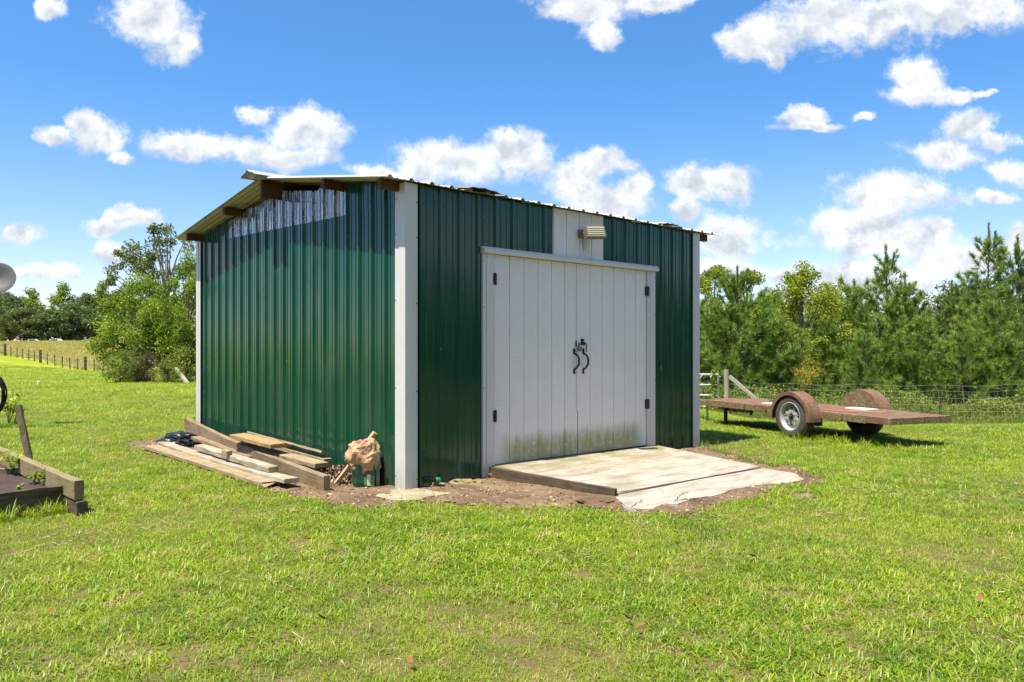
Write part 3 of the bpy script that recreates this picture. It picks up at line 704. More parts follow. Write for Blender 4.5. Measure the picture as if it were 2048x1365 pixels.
plank('plank', 'brown plank lying flat behind the heavy timber', s2w(-.26, 4.3, .14), s2w(-.40, 2.3, .10), .14, .04, M['beam'], 0, group=G)
blob('plastic_bag', s2w(-.36, 4.55, .07), (.26, .15, .115), M['plastic'], 5, .4, 'crumpled black plastic film under the raised end of the heavy timber', 'plastic film', 4, freq=2.6)
# bag, sack and stake by the corner
sk = empty('sack', s2w(-.17, .42, 0), ANG-.5, 'green printed sack with cream label leaning at the wall corner', 'sack')
def tapered(mb, w0, d0, w1, d1, z0, z1, n=4):
    vs = []
    for k in range(n+1):
        f = k/n; w = w0+(w1-w0)*f; d = d0+(d1-d0)*f; b = 1+.06*math.sin(f*3.1); z = z0+(z1-z0)*f; c = .03
        for (x, y) in ((-w/2+c, -d/2), (w/2-c, -d/2), (w/2, -d/2+c), (w/2, d/2-c), (w/2-c, d/2), (-w/2+c, d/2), (-w/2, d/2-c), (-w/2, -d/2+c)): vs.append((x*b+random.uniform(-.004, .004), y*b+random.uniform(-.004, .004), z+random.uniform(-.004, .004)))
    fs = [(k*8+i, k*8+(i+1) % 8, k*8+8+(i+1) % 8, k*8+8+i) for k in range(n) for i in range(8)]+[tuple(range(7, -1, -1))]
    mb.add(vs, fs)
mb = MB(); tapered(mb, .20, .15, .24, .19, .0, .30, 6); mb.build('sack_body', M['greensack'], sk)
mb = MB(); tapered(mb, .03, .165, .035, .20, .0, .33, 4); o = mb.build('side_fold', M['greyplastic'], sk); o.location = (.115, .01, .004)
MB().span((.015, -.093, .03), (.048, -.0875, .135), .001).build('label_patch', M['label'], sk); MB().span((.05, -.091, .02), (.085, -.087, .12), .001).build('print_patch', M['lime'], sk)
MB().span((-.012, -.0905, .04), (.013, -.087, .11), .001).build('print_patch', M['lime'], sk)
def paper_bag(c, label, cat):
    rs = random.Random(5); NS, prof = 56, [(.118, -.175), (.150, -.13), (.160, -.06), (.158, .0), (.150, .05), (.128, .095), (.100, .120), (.075, .122), (.062, .100), (.045, .055)]
    zz_ = np.linspace(0, len(prof)-1, 26); prof = [tuple(np.array(prof[int(q)])*(1-(q-int(q)))+np.array(prof[min(int(q)+1, len(prof)-1)])*(q-int(q))) for q in zz_]
    vs = []
    for j, (r0, z0) in enumerate(prof):
        for i in range(NS):
            a = 2*math.pi*i/NS; p = Vector((math.cos(a)*r0, math.sin(a)*r0*.88, z0)); n1 = abs(mnoise.noise(p*9+Vector((4, 1, 7)))); n2 = abs(mnoise.noise(p*19+Vector((1, 8, 3)))); n3 = mnoise.noise(p*4+Vector((2, 2, 9)))
            k = 1.12+.12*n3-.34*n1-.16*n2
            vs.append((p.x*k, p.y*k, z0+.025*mnoise.noise(p*12)+(.03*mnoise.noise(Vector((a*2.2, 3, 1))) if j < 3 or j > 15 else 0)))
    fs = [(j*NS+i, j*NS+(i+1) % NS, j*NS+NS+(i+1) % NS, j*NS+NS+i) for j in range(len(prof)-1) for i in range(NS)]
    o = MB().add(vs, fs).build('paper_bag', M['paper']); o.location = c; o.rotation_euler = (.14, -.10, ANG-.5); return tag(o, label, cat)
paper_bag(s2w(-.18, .43, .315), 'crumpled brown paper bag stuffed in the top of the green sack', 'paper bag')
blob('red_package', s2w(-.19, .42, .405), (.06, .045, .035), M['red'], 3, .6, 'red printed wrapper showing in the mouth of the brown paper bag', 'wrapper', 3, freq=3)
plank('stick', 'clean square lumber offcut leaning on the wall behind the paper bag', s2w(-.33, .67, .02), s2w(-.05, .43, .50), .045, .038, M['fresh'], .4, cat='stick', nseg=5)
# bark chips heaped beside the pile, and litter over the dirt
def chips(name, P, size, mat, tilt=.7):
    n = len(P); a = rng.uniform(0, 6.28, n); b = rng.normal(0, tilt, n); s = size*rng.uniform(.4, 1.3, n)
    d = np.stack([np.cos(a)*np.cos(b), np.sin(a)*np.cos(b), np.sin(b)], 1)*s[:, None]
    e = np.stack([-np.sin(a), np.cos(a), rng.normal(0, .4, n)], 1)*(s*rng.uniform(.25, .6, n))[:, None]
    h = np.array([0, 0, 1])*(s*.18)[:, None]
    V = np.stack([P-d-e, P+d-e*.8, P+d*.9+e, P-d*.8+e*.9, P+h], 1); k = np.arange(n)[:, None]*5
    T = np.concatenate([k+np.array(q) for q in ((0, 1, 4), (1, 2, 4), (2, 3, 4), (3, 0, 4))])
    return link(name, tri_mesh(name, V, T, np.repeat(rng.uniform(0, 1, n), 5)), mat)
def chip_mat(name, stops):
    m, t = material(name); a = t.n('ShaderNodeAttribute', {'attribute_name': 'tint'}).outputs['Fac']
    return finish(m, t, pbr(t, t.ramp(a, stops), .9, spec=.15))
M['chips'] = chip_mat('bark chips', [(0, (.045, .028, .02)), (.5, (.18, .11, .075)), (1, (.40, .30, .22))])
M['litter'] = chip_mat('straw and grit', [(0, (.05, .033, .02)), (.55, (.20, .13, .075)), (1, (.50, .40, .27))])
n = 1500; ly = rng.normal(.98, .20, n); lx = -.05-np.abs(rng.normal(.10, .13, n)); hz = .10*np.exp(-((ly-.98)/.28)**2-((lx+.1)/.2)**2)
wpos = np.array([s2w(a, b, 0)[:] for a, b in zip(lx, ly)]); wpos[:, 2] = .015+hz*rng.uniform(.6, 1.1, n)
tag(chips('bark_chips', wpos, .021, M['chips']), 'heap of brown bark chips between the plank ends and the green sack', 'bark chips', kind='stuff')
n = 26000; q = np.stack([rng.uniform(DP[:, 0].min()-.2, DP[:, 0].max()+.2, n), rng.uniform(DP[:, 1].min()-.2, DP[:, 1].max()+.2, n)], 1)
s = dirt_in(q[:, 0], q[:, 1], .04); loc = (q-np.array(SO[:2])) @ np.array(RS)[:2, :2]
ins = (loc[:, 0] > -.02) & (loc[:, 1] > -.02) | ((loc[:, 0] > .95) & (loc[:, 0] < 3.75) & (loc[:, 1] > -1.62))
q = q[(s > 0) & ~ins]; q3 = np.c_[q, .018+rng.uniform(0, .008, len(q))]
apol = np.array([(gp(x, y, .03).x, gp(x, y, .03).y) for x, y in apx]); q3 = q3[~in_poly(q3[:, 0], q3[:, 1], apol)]
tag(chips('dirt_litter', q3, .012, M['litter'], .3), 'dry straw, grit and bark bits over the bare dirt', 'litter', kind='stuff')
for i, (x, y, r, h, lb) in enumerate(((1195, 1008, .24, .06, 'dark brown dirt mound at the front left of the apron'), (1612, 996, .12, .035, 'small reddish dirt mound in the lawn right of the apron'))):
    p = gp(x, y); blob('dirt_mound', (p.x, p.y, .0), (r, r*.8, h), M['dirt'], i+11, .3, lb, 'dirt mound', 4)

# ------------------------------------------------------------------ trailer
TU = Vector((.38, -.925, 0)).normalized(); TV = Vector((-TU.y, TU.x, 0))     # TU towards the tail, TV away from the camera
TO = gp(1597, 876) + TV*.60
TA = math.atan2(TU.y, TU.x)
tr = empty('flatbed_trailer', (TO.x, TO.y, tz(TO.x, TO.y)), TA, 'rusty flatbed trailer with round fenders parked on the lawn by the wire fence', 'trailer')
DW, DZ, U0, U1 = .545, .405, -2.25, 1.50
mb = MB(); mb.span((U0, -DW+.045, DZ-.012), (U1, DW-.045, DZ), .002); mb.build('deck', M['rust'], tr)
for sd in (-1, 1):
    mb = MB(); y0, y1 = (sd*DW, sd*(DW-.045)); a, b = min(y0, y1), max(y0, y1)
    mb.span((U0, a, DZ-.095), (U1-.35, b, DZ+.004), .003); mb.build('side_rail', M['rustmoss'], tr)
    mb = MB(); mb.span((U1-.345, a, DZ-.085), (U1, b, DZ+.003), .003); mb.build('tail_rail', M['rust'], tr)
    for uu in (-1.25, -.75, .75): mb = MB(); mb.span((uu-.02, (y0-.012 if sd < 0 else y0), DZ-.075), (uu+.02, (y0 if sd < 0 else y0+.012), DZ-.02)); mb.build('stake_pocket', M['rust'], tr)
mb = MB(); mb.span((U1, -DW, DZ-.085), (U1+.04, DW, DZ+.002), .003); mb.build('end_rail', M['rustmoss'], tr)
for uu in (-1.6, -.9, -.3, .4, 1.1): MB().span((uu-.025, -DW+.05, DZ-.07), (uu+.025, DW-.05, DZ-.014)).build('cross_member', M['darksteel'], tr)
for sd in (-1, 1):
    A = Vector((U0+.55, sd*.36, DZ-.13)); B = Vector((U0-1.05, sd*.03, DZ-.10)); d = B-A
    MB().box((A+B)/2, (d.length, .06, .085), d.to_track_quat('X', 'Z').to_matrix(), .003).build('tongue_rail', M['rustmoss'], tr)
mb = MB(); mb.span((U0-.30, -.26, DZ-.05), (U0-.005, .26, DZ-.005), .003); mb.build('tongue_plate', M['rust'], tr)
mb = MB(); mb.tube([(U0-1.0, 0, DZ-.09), (U0-1.15, 0, DZ-.08), (U0-1.22, 0, DZ-.085)], [.035, .03, .045], 10); mb.build('coupler', M['darksteel'], tr)
mb = MB(); mb.tube([(U0+.30, -.37, DZ-.09), (U0+.30, -.37, .0)], .032, 10); mb.build('support_post', M['darksteel'], tr)
mb = MB(); mb.span((U0+.42, -.38, DZ-.16), (U0+.95, -.33, DZ-.10), .003); mb.build('step_bar', M['rustmoss'], tr)
mb = MB(); mb.tube([(U0+.98, -.40, DZ-.08), (U0+.98, -.40, DZ-.19)], .02, 8); mb.build('bracket', M['darksteel'], tr)
for k in range(2):
    mb = MB()
    for j in range(9):
        z = DZ-.14-.03*j; c = Vector((U0-.35-.06*k, -.25+.02*k+random.uniform(-.005, .005), z)); rr = [(math.cos(a)*.010, math.sin(a)*.018) for a in np.linspace(0, 6.283, 9)]
        mb.tube([c+(Vector((u, 0, w)) if j % 2 else Vector((0, u, w))) for u, w in rr], .004, 5, False)
    mb.build('chain', M['darksteel'], tr)
mb = MB(); mb.tube([(0, -.60, .312), (0, .60, .312)], .03, 10); mb.span((-.35, -.42, .33), (.35, -.36, .35)); mb.span((-.35, .36, .33), (.35, .42, .35)); mb.build('axle', M['darksteel'], tr)
RT = .290
def wheel(sd):
    R = Matrix.Translation((0, sd*.665, .312)) @ Matrix.Rotation(math.pi/2*(1 if sd < 0 else -1), 4, 'X') @ Matrix.Scale(1.10, 4)    # local +z is outward
    prof = [(.175, -.085), (.205, -.092), (.250, -.090), (.280, -.074), (RT, -.062), (RT, .062), (.280, .074), (.250, .090), (.205, .092), (.178, .085), (.172, .06), (.172, -.06), (.175, -.085)]
    w = MB().lathe(prof, 48, R).build('wheel', M['tyre'], tr, True)
    mb = MB()
    for k in range(44):
        a = 2*math.pi*k/44
        for (z0, z1, da) in ((-.060, -.03, 0), (-.024, .0, .07), (.006, .028, 0), (.034, .062, .07)):
            c = Vector((math.cos(a+da)*(RT+.002), math.sin(a+da)*(RT+.002), (z0+z1)/2)); Rm = Matrix.Rotation(a+da, 3, 'Z')
            mb2 = MB().box((0, 0, 0), (.010, .030, z1-z0)); mb.add([R @ (Rm @ Vector(v)+c) for v in mb2.v], mb2.f)
    o = mb.build('tread_blocks', M['tyre'], w); o['kind'] = 'stuff'
    # modular rim: outer barrel lip, dished disc with eight holes, hub
    prof = [(.186, .080), (.190, .088), (.180, .090), (.172, .082), (.160, .060), (.150, .030), (.146, .022), (.150, -.06)]
    rim = MB().lathe(prof, 40, R).build('rim', M['rim'], w, True)
    bm = bmesh.new(); NH, ro, ri, rh, rc = 8, .152, .046, .0185, .112
    rings = []
    for j in range(NH):
        a0 = 2*math.pi*j/NH; hole = []; outer = []
        for q in range(8):
            th = 2*math.pi*q/8+a0
            hole.append(Vector((math.cos(a0)*rc+math.cos(th)*rh, math.sin(a0)*rc+math.sin(th)*rh, .052)))
        dA = math.pi/NH
        def pol(r, a, z): return Vector((r*math.cos(a), r*math.sin(a), z))
        outer = [pol(ro, a0, .042), pol(ro, a0+dA, .042), pol(rc, a0+dA, .056), pol(ri, a0+dA, .060), pol(ri, a0, .060), pol(ri, a0-dA, .060), pol(rc, a0-dA, .056), pol(ro, a0-dA, .042)]
        order = [outer[0], outer[1], outer[2], outer[3], outer[4], outer[5], outer[6], outer[7]]
        hv = [bm.verts.new(R @ h) for h in hole]; ov = [bm.verts.new(R @ h) for h in order]
        for q in range(8): bm.faces.new((hv[q], ov[q], ov[(q+1) % 8], hv[(q+1) % 8]))
        bk = [bm.verts.new(R @ Vector((h.x, h.y, .036))) for h in hole]
        for q in range(8): bm.faces.new((hv[(q+1) % 8], bk[(q+1) % 8], bk[q], hv[q]))
    bmesh.ops.remove_doubles(bm, verts=bm.verts[:], dist=.0004); bmesh.ops.recalc_face_normals(bm, faces=bm.faces[:])
    me = bpy.data.meshes.new('disc'); bm.to_mesh(me); bm.free(); link('disc', me, M['rim'], w)
    hub = MB().lathe([(.0, .095), (.014, .095), (.019, .088), (.021, .066), (.044, .064), (.048, .055), (.048, .0)], 20, R)
    for k in range(5):
        a = 2*math.pi*k/5+.3; c = R @ Vector((math.cos(a)*.062, math.sin(a)*.060, .060)); hub.box(c, (.011, .011, .011), None, .002)
    hub.build('hub', M['darksteel'], w)
    # fender: half ring with outer edge
    mb = MB(); r0 = .388; y0, y1 = sorted((sd*(.555), sd*.785)); vs = []; N = 22
    for k in range(N+1):
        a = math.radians(-2+184*k/N); ca, sa = math.cos(a), math.sin(a); rr = r0
        for (y, r) in ((y0, rr), (y1, rr), (y1, rr+.008), (y0, rr+.008)): vs.append((ca*r, y, .275+sa*r))
        yo = y0 if sd < 0 else y1
        vs += [(ca*(rr-.045), yo, .275+sa*(rr-.045)), (ca*(rr), yo-sd*.006, .275+sa*rr)]
    fs = []
    for k in range(N):
        for q in range(4): fs.append((k*6+q, k*6+(q+1) % 4, k*6+6+(q+1) % 4, k*6+6+q))
        a = 0 if sd < 0 else 1; fs.append((k*6+a, k*6+4, k*6+10, k*6+6+a))
    mb.add(vs, fs); f = mb.build('fender', M['rust'], tr, False)
    mb = MB(); vs = [(0, sd*.553, DZ-.09)]; 
    for k in range(N+1):
        a = math.radians(12+156*k/N); vs.append((math.cos(a)*r0, sd*.553, .275+math.sin(a)*r0))
    mb.add(vs, [(0, k+1, k+2) for k in range(N)]); mb.build('inner_panel', M['rustmoss'], f)
wheel(-1); wheel(1)
mb = MB(); mb.span((.30, -.60, .20), (.36, -.50, .33), .004); mb.build('bracket', M['darksteel'], tr)
def tw(u, v, z): return tr.location + Matrix.Rotation(TA, 3, 'Z') @ Vector((u, v, z))
def on_trailer(name, mb, mat, label, cat):
    o = mb.build(name, mat); o.location = tr.location; o.rotation_euler = (0, 0, TA); return tag(o, label, cat)
mb = MB(); mb.span((-1.15, -.30, DZ+.001), (-.35, .12, DZ+.018), .002); on_trailer('pale_sheet', mb, M['sheet'], 'pale grey sheet lying on the trailer deck ahead of the near wheel', 'sheet')
mb = MB(); mb.span((-1.55, .20, DZ+.001), (-.55, .30, DZ+.035), .003); on_trailer('rusty_bar', mb, M['rust'], 'rusty flat bar on the far front part of the trailer deck', 'bar')
mb = MB(); mb.span((.15, .12, DZ+.001), (.55, .36, DZ+.022), .002); on_trailer('pale_board', mb, M['label'], 'small cream board on the trailer deck between the fenders', 'board')
def strap(pts, w, mat, label):
    mb = MB(); vs = []
    for i, p in enumerate(pts):
        p = Vector(p); d = (Vector(pts[min(i+1, len(pts)-1)])-Vector(pts[max(i-1, 0)])).normalized(); n = Vector((-d.y, d.x, 0))*w/2
        vs += [p-n, p+n, p+n+Vector((0, 0, .004)), p-n+Vector((0, 0, .004))]
    fs = [(i*4+k, i*4+(k+1) % 4, i*4+4+(k+1) % 4, i*4+4+k) for i in range(len(pts)-1) for k in range(4)]+[(0, 1, 2, 3)]
    mb.add(vs, fs); return on_trailer('strap', mb, mat, label, 'strap')
strap([(.18, -.36, DZ+.006), (.35, -.34, DZ+.012), (.50, -.28, DZ+.006), (.68, -.20, DZ+.010)], .05, M['strap'], 'flat orange strap on the trailer deck behind the near wheel')
strap([(.55, -.20, DZ+.016), (.68, -.12, DZ+.022), (.85, -.08, DZ+.018), (.95, .02, DZ+.02), (.88, .05, DZ+.016)], .02, M['yellowstrap'], 'thin yellow strap end lying at the tip of the orange strap')

# ------------------------------------------------------------------ right fence and gate
FA, FB = at(1453, 0, 17.8), at(1881, 0, 16.0); FA.z = FB.z = 0
fd = (FB-FA).normalized()
def fpt(t, z=0.0):
    p = FA.lerp(FB, t); return Vector((p.x, p.y, tz(p.x, p.y)+z))
fence = empty('wire_fence', fpt(0), 0, 'woven wire field fence on thin posts behind the trailer', 'fence'); Fo = fpt(0)
mb = MB(); mb.tube([Vector((0, 0, -.1)), Vector((0.005, 0, .55)), Vector((-.005, 0, 1.03))], [.062, .058, .056], 12); mb.build('post', M['post'], fence)
a = fpt(0, .88)-Fo+Vector((.06, 0, 0)); b = fpt(.27, .05)-Fo
plank('brace', None, a, b, .085, .085, M['post'], parent=fence)
for t in (.3285, .66, 1.0, 1.67):
    p = fpt(t)-Fo; mb = MB(); mb.span((p.x-.012, p.y-.012, p.z-.05), (p.x+.012, p.y+.012, p.z+.89)); mb.span((p.x-.022, p.y+.012, p.z-.05), (p.x+.022, p.y+.016, p.z+.88)); mb.build('post', M['tpost'], fence)
def sagz(t): return -.03*math.sin(t*9.5)**2
for z in (.08, .20, .32, .45, .60, .74, .86):
    mb = MB(); pts = [fpt(t, z+sagz(t)*(z > .5)+random.uniform(-.006, .006))-Fo+Vector((0, -.02, 0)) for t in np.linspace(.02, 1.75, 40)]; mb.tube(pts, .0020, 4, False); mb.build('wire', M['wire'], fence)
mb = MB()
for t in np.arange(.04, 1.75, .034):
    k = random.uniform(-.004, .004); pts = [fpt(t+k*math.sin(z*5), z+sagz(t)*(z > .5))-Fo+Vector((0, -.02+.02*math.sin(z*7+t*9), 0)) for z in (.05, .2, .32, .45, .6, .74)]; mb.tube(pts, .0015, 3, False)
o = mb.build('wire_stays', M['wire'], fence); o['kind'] = 'stuff'
gt = empty('tube_gate', fpt(-.02)+Vector((0, 0, 0)), math.atan2(fd.y, fd.x)+math.radians(18), 'galvanised tube gate hung left of the wooden fence post', 'gate')
for z in (.16, .42, .66, .90):
    mb = MB(); mb.tube([(-.10, 0, z), (-3.0, 0, z)], .026, 10); mb.build('rail', M['galvpipe'], gt)
for (u0, u1) in ((-.10, -.10), (-3.0, -3.0)): mb = MB(); mb.tube([(u0, 0, .16), (u1, 0, .90)], .026, 10); mb.build('upright', M['galvpipe'], gt)
for u in (-.62, -.74): mb = MB(); mb.tube([(u+.17, -.02, .90), (u-.42, -.02, .16)], .016, 8); mb.build('brace', M['galvpipe'], gt)

# ------------------------------------------------------------------ left fence and far field
pL, pR = at(171, 742, 60), at(10, 706, 72)
def ray_hit(px):
    r = (px-CX)/F; dx, dy = pR.x-pL.x, pR.y-pL.y; t = (r*pL.y-pL.x)/(dx-r*dy); return Vector((pL.x+dx*t, pL.y+dy*t, 0))
lf = empty('pasture_fence', (pL.x, pL.y, tz(pL.x, pL.y)), 0, 'old post and wire pasture fence along the hay field', 'fence'); Lo = lf.location.copy()
tops = []
for x in (-20, 10, 22, 34, 45, 57, 69, 81, 95, 110, 125, 140, 155, 171, 189, 207, 225):
    p = ray_hit(x); p.z = tz(p.x, p.y); q = p-Lo; big = x in (-20, 10, 81, 171); h = 1.10 if big else .98
    mb = MB(); mb.tube([q+Vector((0, 0, -.1)), q+Vector((random.uniform(-.04, .04), 0, h))], .11 if big else .038, 7); mb.build('post', M['oldpost'] if big else M['tpost'], lf); tops.append(q)
for z in (.35, .65, .92):
    mb = MB(); mb.tube([q+Vector((0, -.06, z)) for q in tops], .008, 4, False); mb.build('wire', M['wire'], lf)
p = ray_hit(10); q0 = Vector((p.x, p.y, tz(p.x, p.y)))-Lo; p = ray_hit(-20); q1 = Vector((p.x, p.y, tz(p.x, p.y)))-Lo
for z in (.95, .3): mb = MB(); mb.tube([q0+Vector((0, 0, z)), q1+Vector((0, 0, z))], .05, 6); mb.build('rail', M['oldpost'], lf)
# far white vehicles in front of the tree line
def far_car(px, py, Y, L, label, rz):
    p = at(px, py, Y); z = tz(p.x, p.y); c = empty('parked_car', (p.x, p.y, z), rz, label, 'car')
    h = L*.34; prof = [(-.5, .12), (-.5, .42), (-.46, .52), (-.30, .56), (-.18, .92), (.18, .95), (.30, .60), (.46, .52), (.5, .40), (.5, .12)]
    w = L*.2; vs = []
    for y in (-w, w): vs += [(u*L, y, k*h) for u, k in prof]
    n = len(prof); MB().add(vs, [tuple(range(n)), tuple(range(2*n-1, n-1, -1))]+[(i, i+n, (i+1) % n+n, (i+1) % n) for i in range(n)]).build('body', M['white'], c)
    MB().span((-.17*L, -w-.01, .60*h), (.2*L, -w-.002, .86*h)).build('window', M['carglass'], c)
    for u in (-.3, .3):
        MB().lathe([(0, -.1), (.17*h/.34*.9, -.1), (.17*h/.34*.9, .1), (0, .1)], 12, Matrix.Translation((u*L, -w, .17*h)) @ Matrix.Rotation(math.pi/2, 4, 'X')).build('wheel', M['tyre'], c)
far_car(178, 683, 190, 4.0, 'white car showing between far trees beside the large bright bush', .1)
far_car(112, 685, 190, 4.2, 'white car half hidden by hay grass under the dark far trees', 0)
far_car(66, 686, 192, 3.8, 'leftmost tiny white car under the far trees', .2)

# ------------------------------------------------------------------ dish, cable, raised bed
dp = at(-16, 0, 12.6); dp.z = tz(dp.x, dp.y)
ds = empty('satellite_dish', dp, 0, 'grey satellite dish on a pole at the left edge of the photo', 'satellite dish')
mb = MB(); mb.tube([(0, .12, -.05), (0, .12, 2.36)], .03, 10); mb.build('pole', M['darksteel'], ds)
Rd = Matrix.Translation((.10, 0, 2.43)) @ Matrix.Rotation(math.radians(20), 4, 'Z') @ Matrix.Rotation(math.radians(78), 4, 'X')
mb = MB(); mb.lathe([(.001, -.05), (.08, -.045), (.16, -.028), (.22, -.008), (.252, .004), (.256, .010), (.25, .012), (.16, -.018), (.001, -.040)], 32, Rd); mb.build('reflector', M['dishgrey'], ds, True)
mb = MB(); mb.tube([Rd @ Vector((-.0, -.25, 0)), Rd @ Vector((0, -.27, .12)), Rd @ Vector((0, -.1, .34))], .014, 8); mb.box(Rd @ Vector((0, -.09, .36)), (.07, .07, .07), None, .01); mb.build('feed_arm', M['darksteel'], ds)
mb = MB(); mb.tube([(0, .12, 2.34), (.06, .08, 2.42)], .04, 8); mb.build('mount', M['darksteel'], ds)
mb = MB()
for k in range(13):
    ox, oz, r1, r2 = random.uniform(-.03, .03), random.uniform(-.03, .03), random.uniform(.15, .19), random.uniform(.26, .31); y = random.uniform(-.05, .05)
    mb.tube([(ox+math.cos(a)*r1, y+.02*math.sin(3*a+k), .53+oz+math.sin(a)*r2) for a in np.linspace(0, 6.283, 25)], .011, 5, False)
o = mb.build('cable_coil', M['black'], None, True); o.location = at(-13, 0, 12.55).xy.to_3d(); tag(o, 'coil of black cable hanging at the left edge below the dish', 'cable')

bed = empty('raised_bed', (-3.42, 6.05, 0), 0, 'old wooden raised garden bed with soil at the left edge', 'raised bed'); bo = Vector((-3.42, 6.05, 0))
bdir = Vector((-.70, .714, 0)); bend = Vector((-.66, -.75, 0)).normalized()
c0 = Vector((-3.345, 5.99, 0))
plank('board', None, c0-bo+Vector((0, 0, .195)), c0+bdir*3.6-bo+Vector((0, 0, .205)), .07, .15, M['bed'], parent=bed)
plank('board', None, c0-bo+bdir*.0+Vector((.035, -.02, .055)), c0+bdir*3.5-bo+Vector((.0, 0, .055)), .075, .115, M['beddark'], parent=bed)
e0 = gp(137, 972, .19)
plank('board', None, e0-bo-Vector((0, 0, .085)), e0+bend*1.5-bo-Vector((0, 0, .085)), .045, .19, M['beddark'], parent=bed, rough=.004)
q = [c0+bdir*.36-bo+bend*.03, c0+bdir*3.4-bo+bend*.03, c0+bdir*3.4-bo+bend*1.5, c0+bdir*.36-bo+bend*1.5]
ys = 24; vs = []
for i in range(ys+1):
    for j in range(13):
        p = q[0].lerp(q[1], i/ys).lerp(q[3].lerp(q[2], i/ys), j/12); vs.append((p.x, p.y, .125+random.uniform(-.02, .02)))
MB().add(vs, [(i*13+j, i*13+j+1, i*13+14+j, i*13+13+j) for i in range(ys) for j in range(12)]).build('soil', M['soil'], bed)
cb = gp(10, 944, .14)-bo; plank('board', None, cb+Vector((.30, .05, .0)), cb+Vector((-.9, -.28, .0)), .03, .07, M['bed'], parent=bed)
plank('stake', 'leaning square wooden stake behind the raised bed', Vector((-4.70, 7.62, -.02)), Vector((-4.845, 7.60, .735)), .075, .055, M['bed'], .25, cat='stake')
p = gp(77, 771); mb = MB(); mb.tube([(0, 0, -.02), (0, 0, .11)], .035, 10); mb.tube([(0, 0, .11), (.03, 0, .145)], [.04, .02], 10); o = mb.build('marker_pipe', M['white']); o.location = p; tag(o, 'small white marker pipe standing in the far lawn', 'pipe')

# ------------------------------------------------------------------ plants
def unit(v): return v/np.maximum(np.linalg.norm(v, axis=-1, keepdims=True), 1e-9)
def rand_dirs(n, r): return unit(r.normal(size=(n, 3)))
def perp(D, r):
    a = np.cross(D, rand_dirs(len(D), r)); return unit(a)
def leaves(P, size, r, up=.6, ar=.6, D=None):
    "one folded rhombus per point"
    n = len(P); d = rand_dirs(n, r) if D is None else unit(D+r.normal(0, .35, (n, 3))); nrm = unit(rand_dirs(n, r)+np.array([0, 0, up])); e = unit(np.cross(nrm, d)); d = unit(np.cross(e, nrm))
    s = (size*r.uniform(.6, 1.3, n))[:, None]
    V = np.stack([P-d*s*.5, P+e*s*ar*.5+nrm*s*.06, P+d*s*.5, P-e*s*ar*.5+nrm*s*.06], 1); k = np.arange(n)[:, None]*4
    return V.reshape(-1, 3), np.concatenate([k+np.array((0, 1, 2)), k+np.array((0, 2, 3))])
def needles(P, D, k, L, w, spread, r):
    n = len(P); Pn = np.repeat(P, k, 0); Dn = np.repeat(D, k, 0); sp = r.uniform(.15, 1, n*k)*spread
    d = unit(Dn*np.cos(sp)[:, None]+perp(Dn, r)*np.sin(sp)[:, None]); b = Pn-Dn*(r.uniform(0, .10, n*k))[:, None]; e = perp(d, r)*w
    tip = b+d*(np.repeat(L, k)*r.uniform(.7, 1.1, n*k))[:, None] - np.array([0, 0, .012])
    V = np.stack([b-e, b+e, tip], 1).reshape(-1, 3); return V, np.arange(n*k*3).reshape(-1, 3)
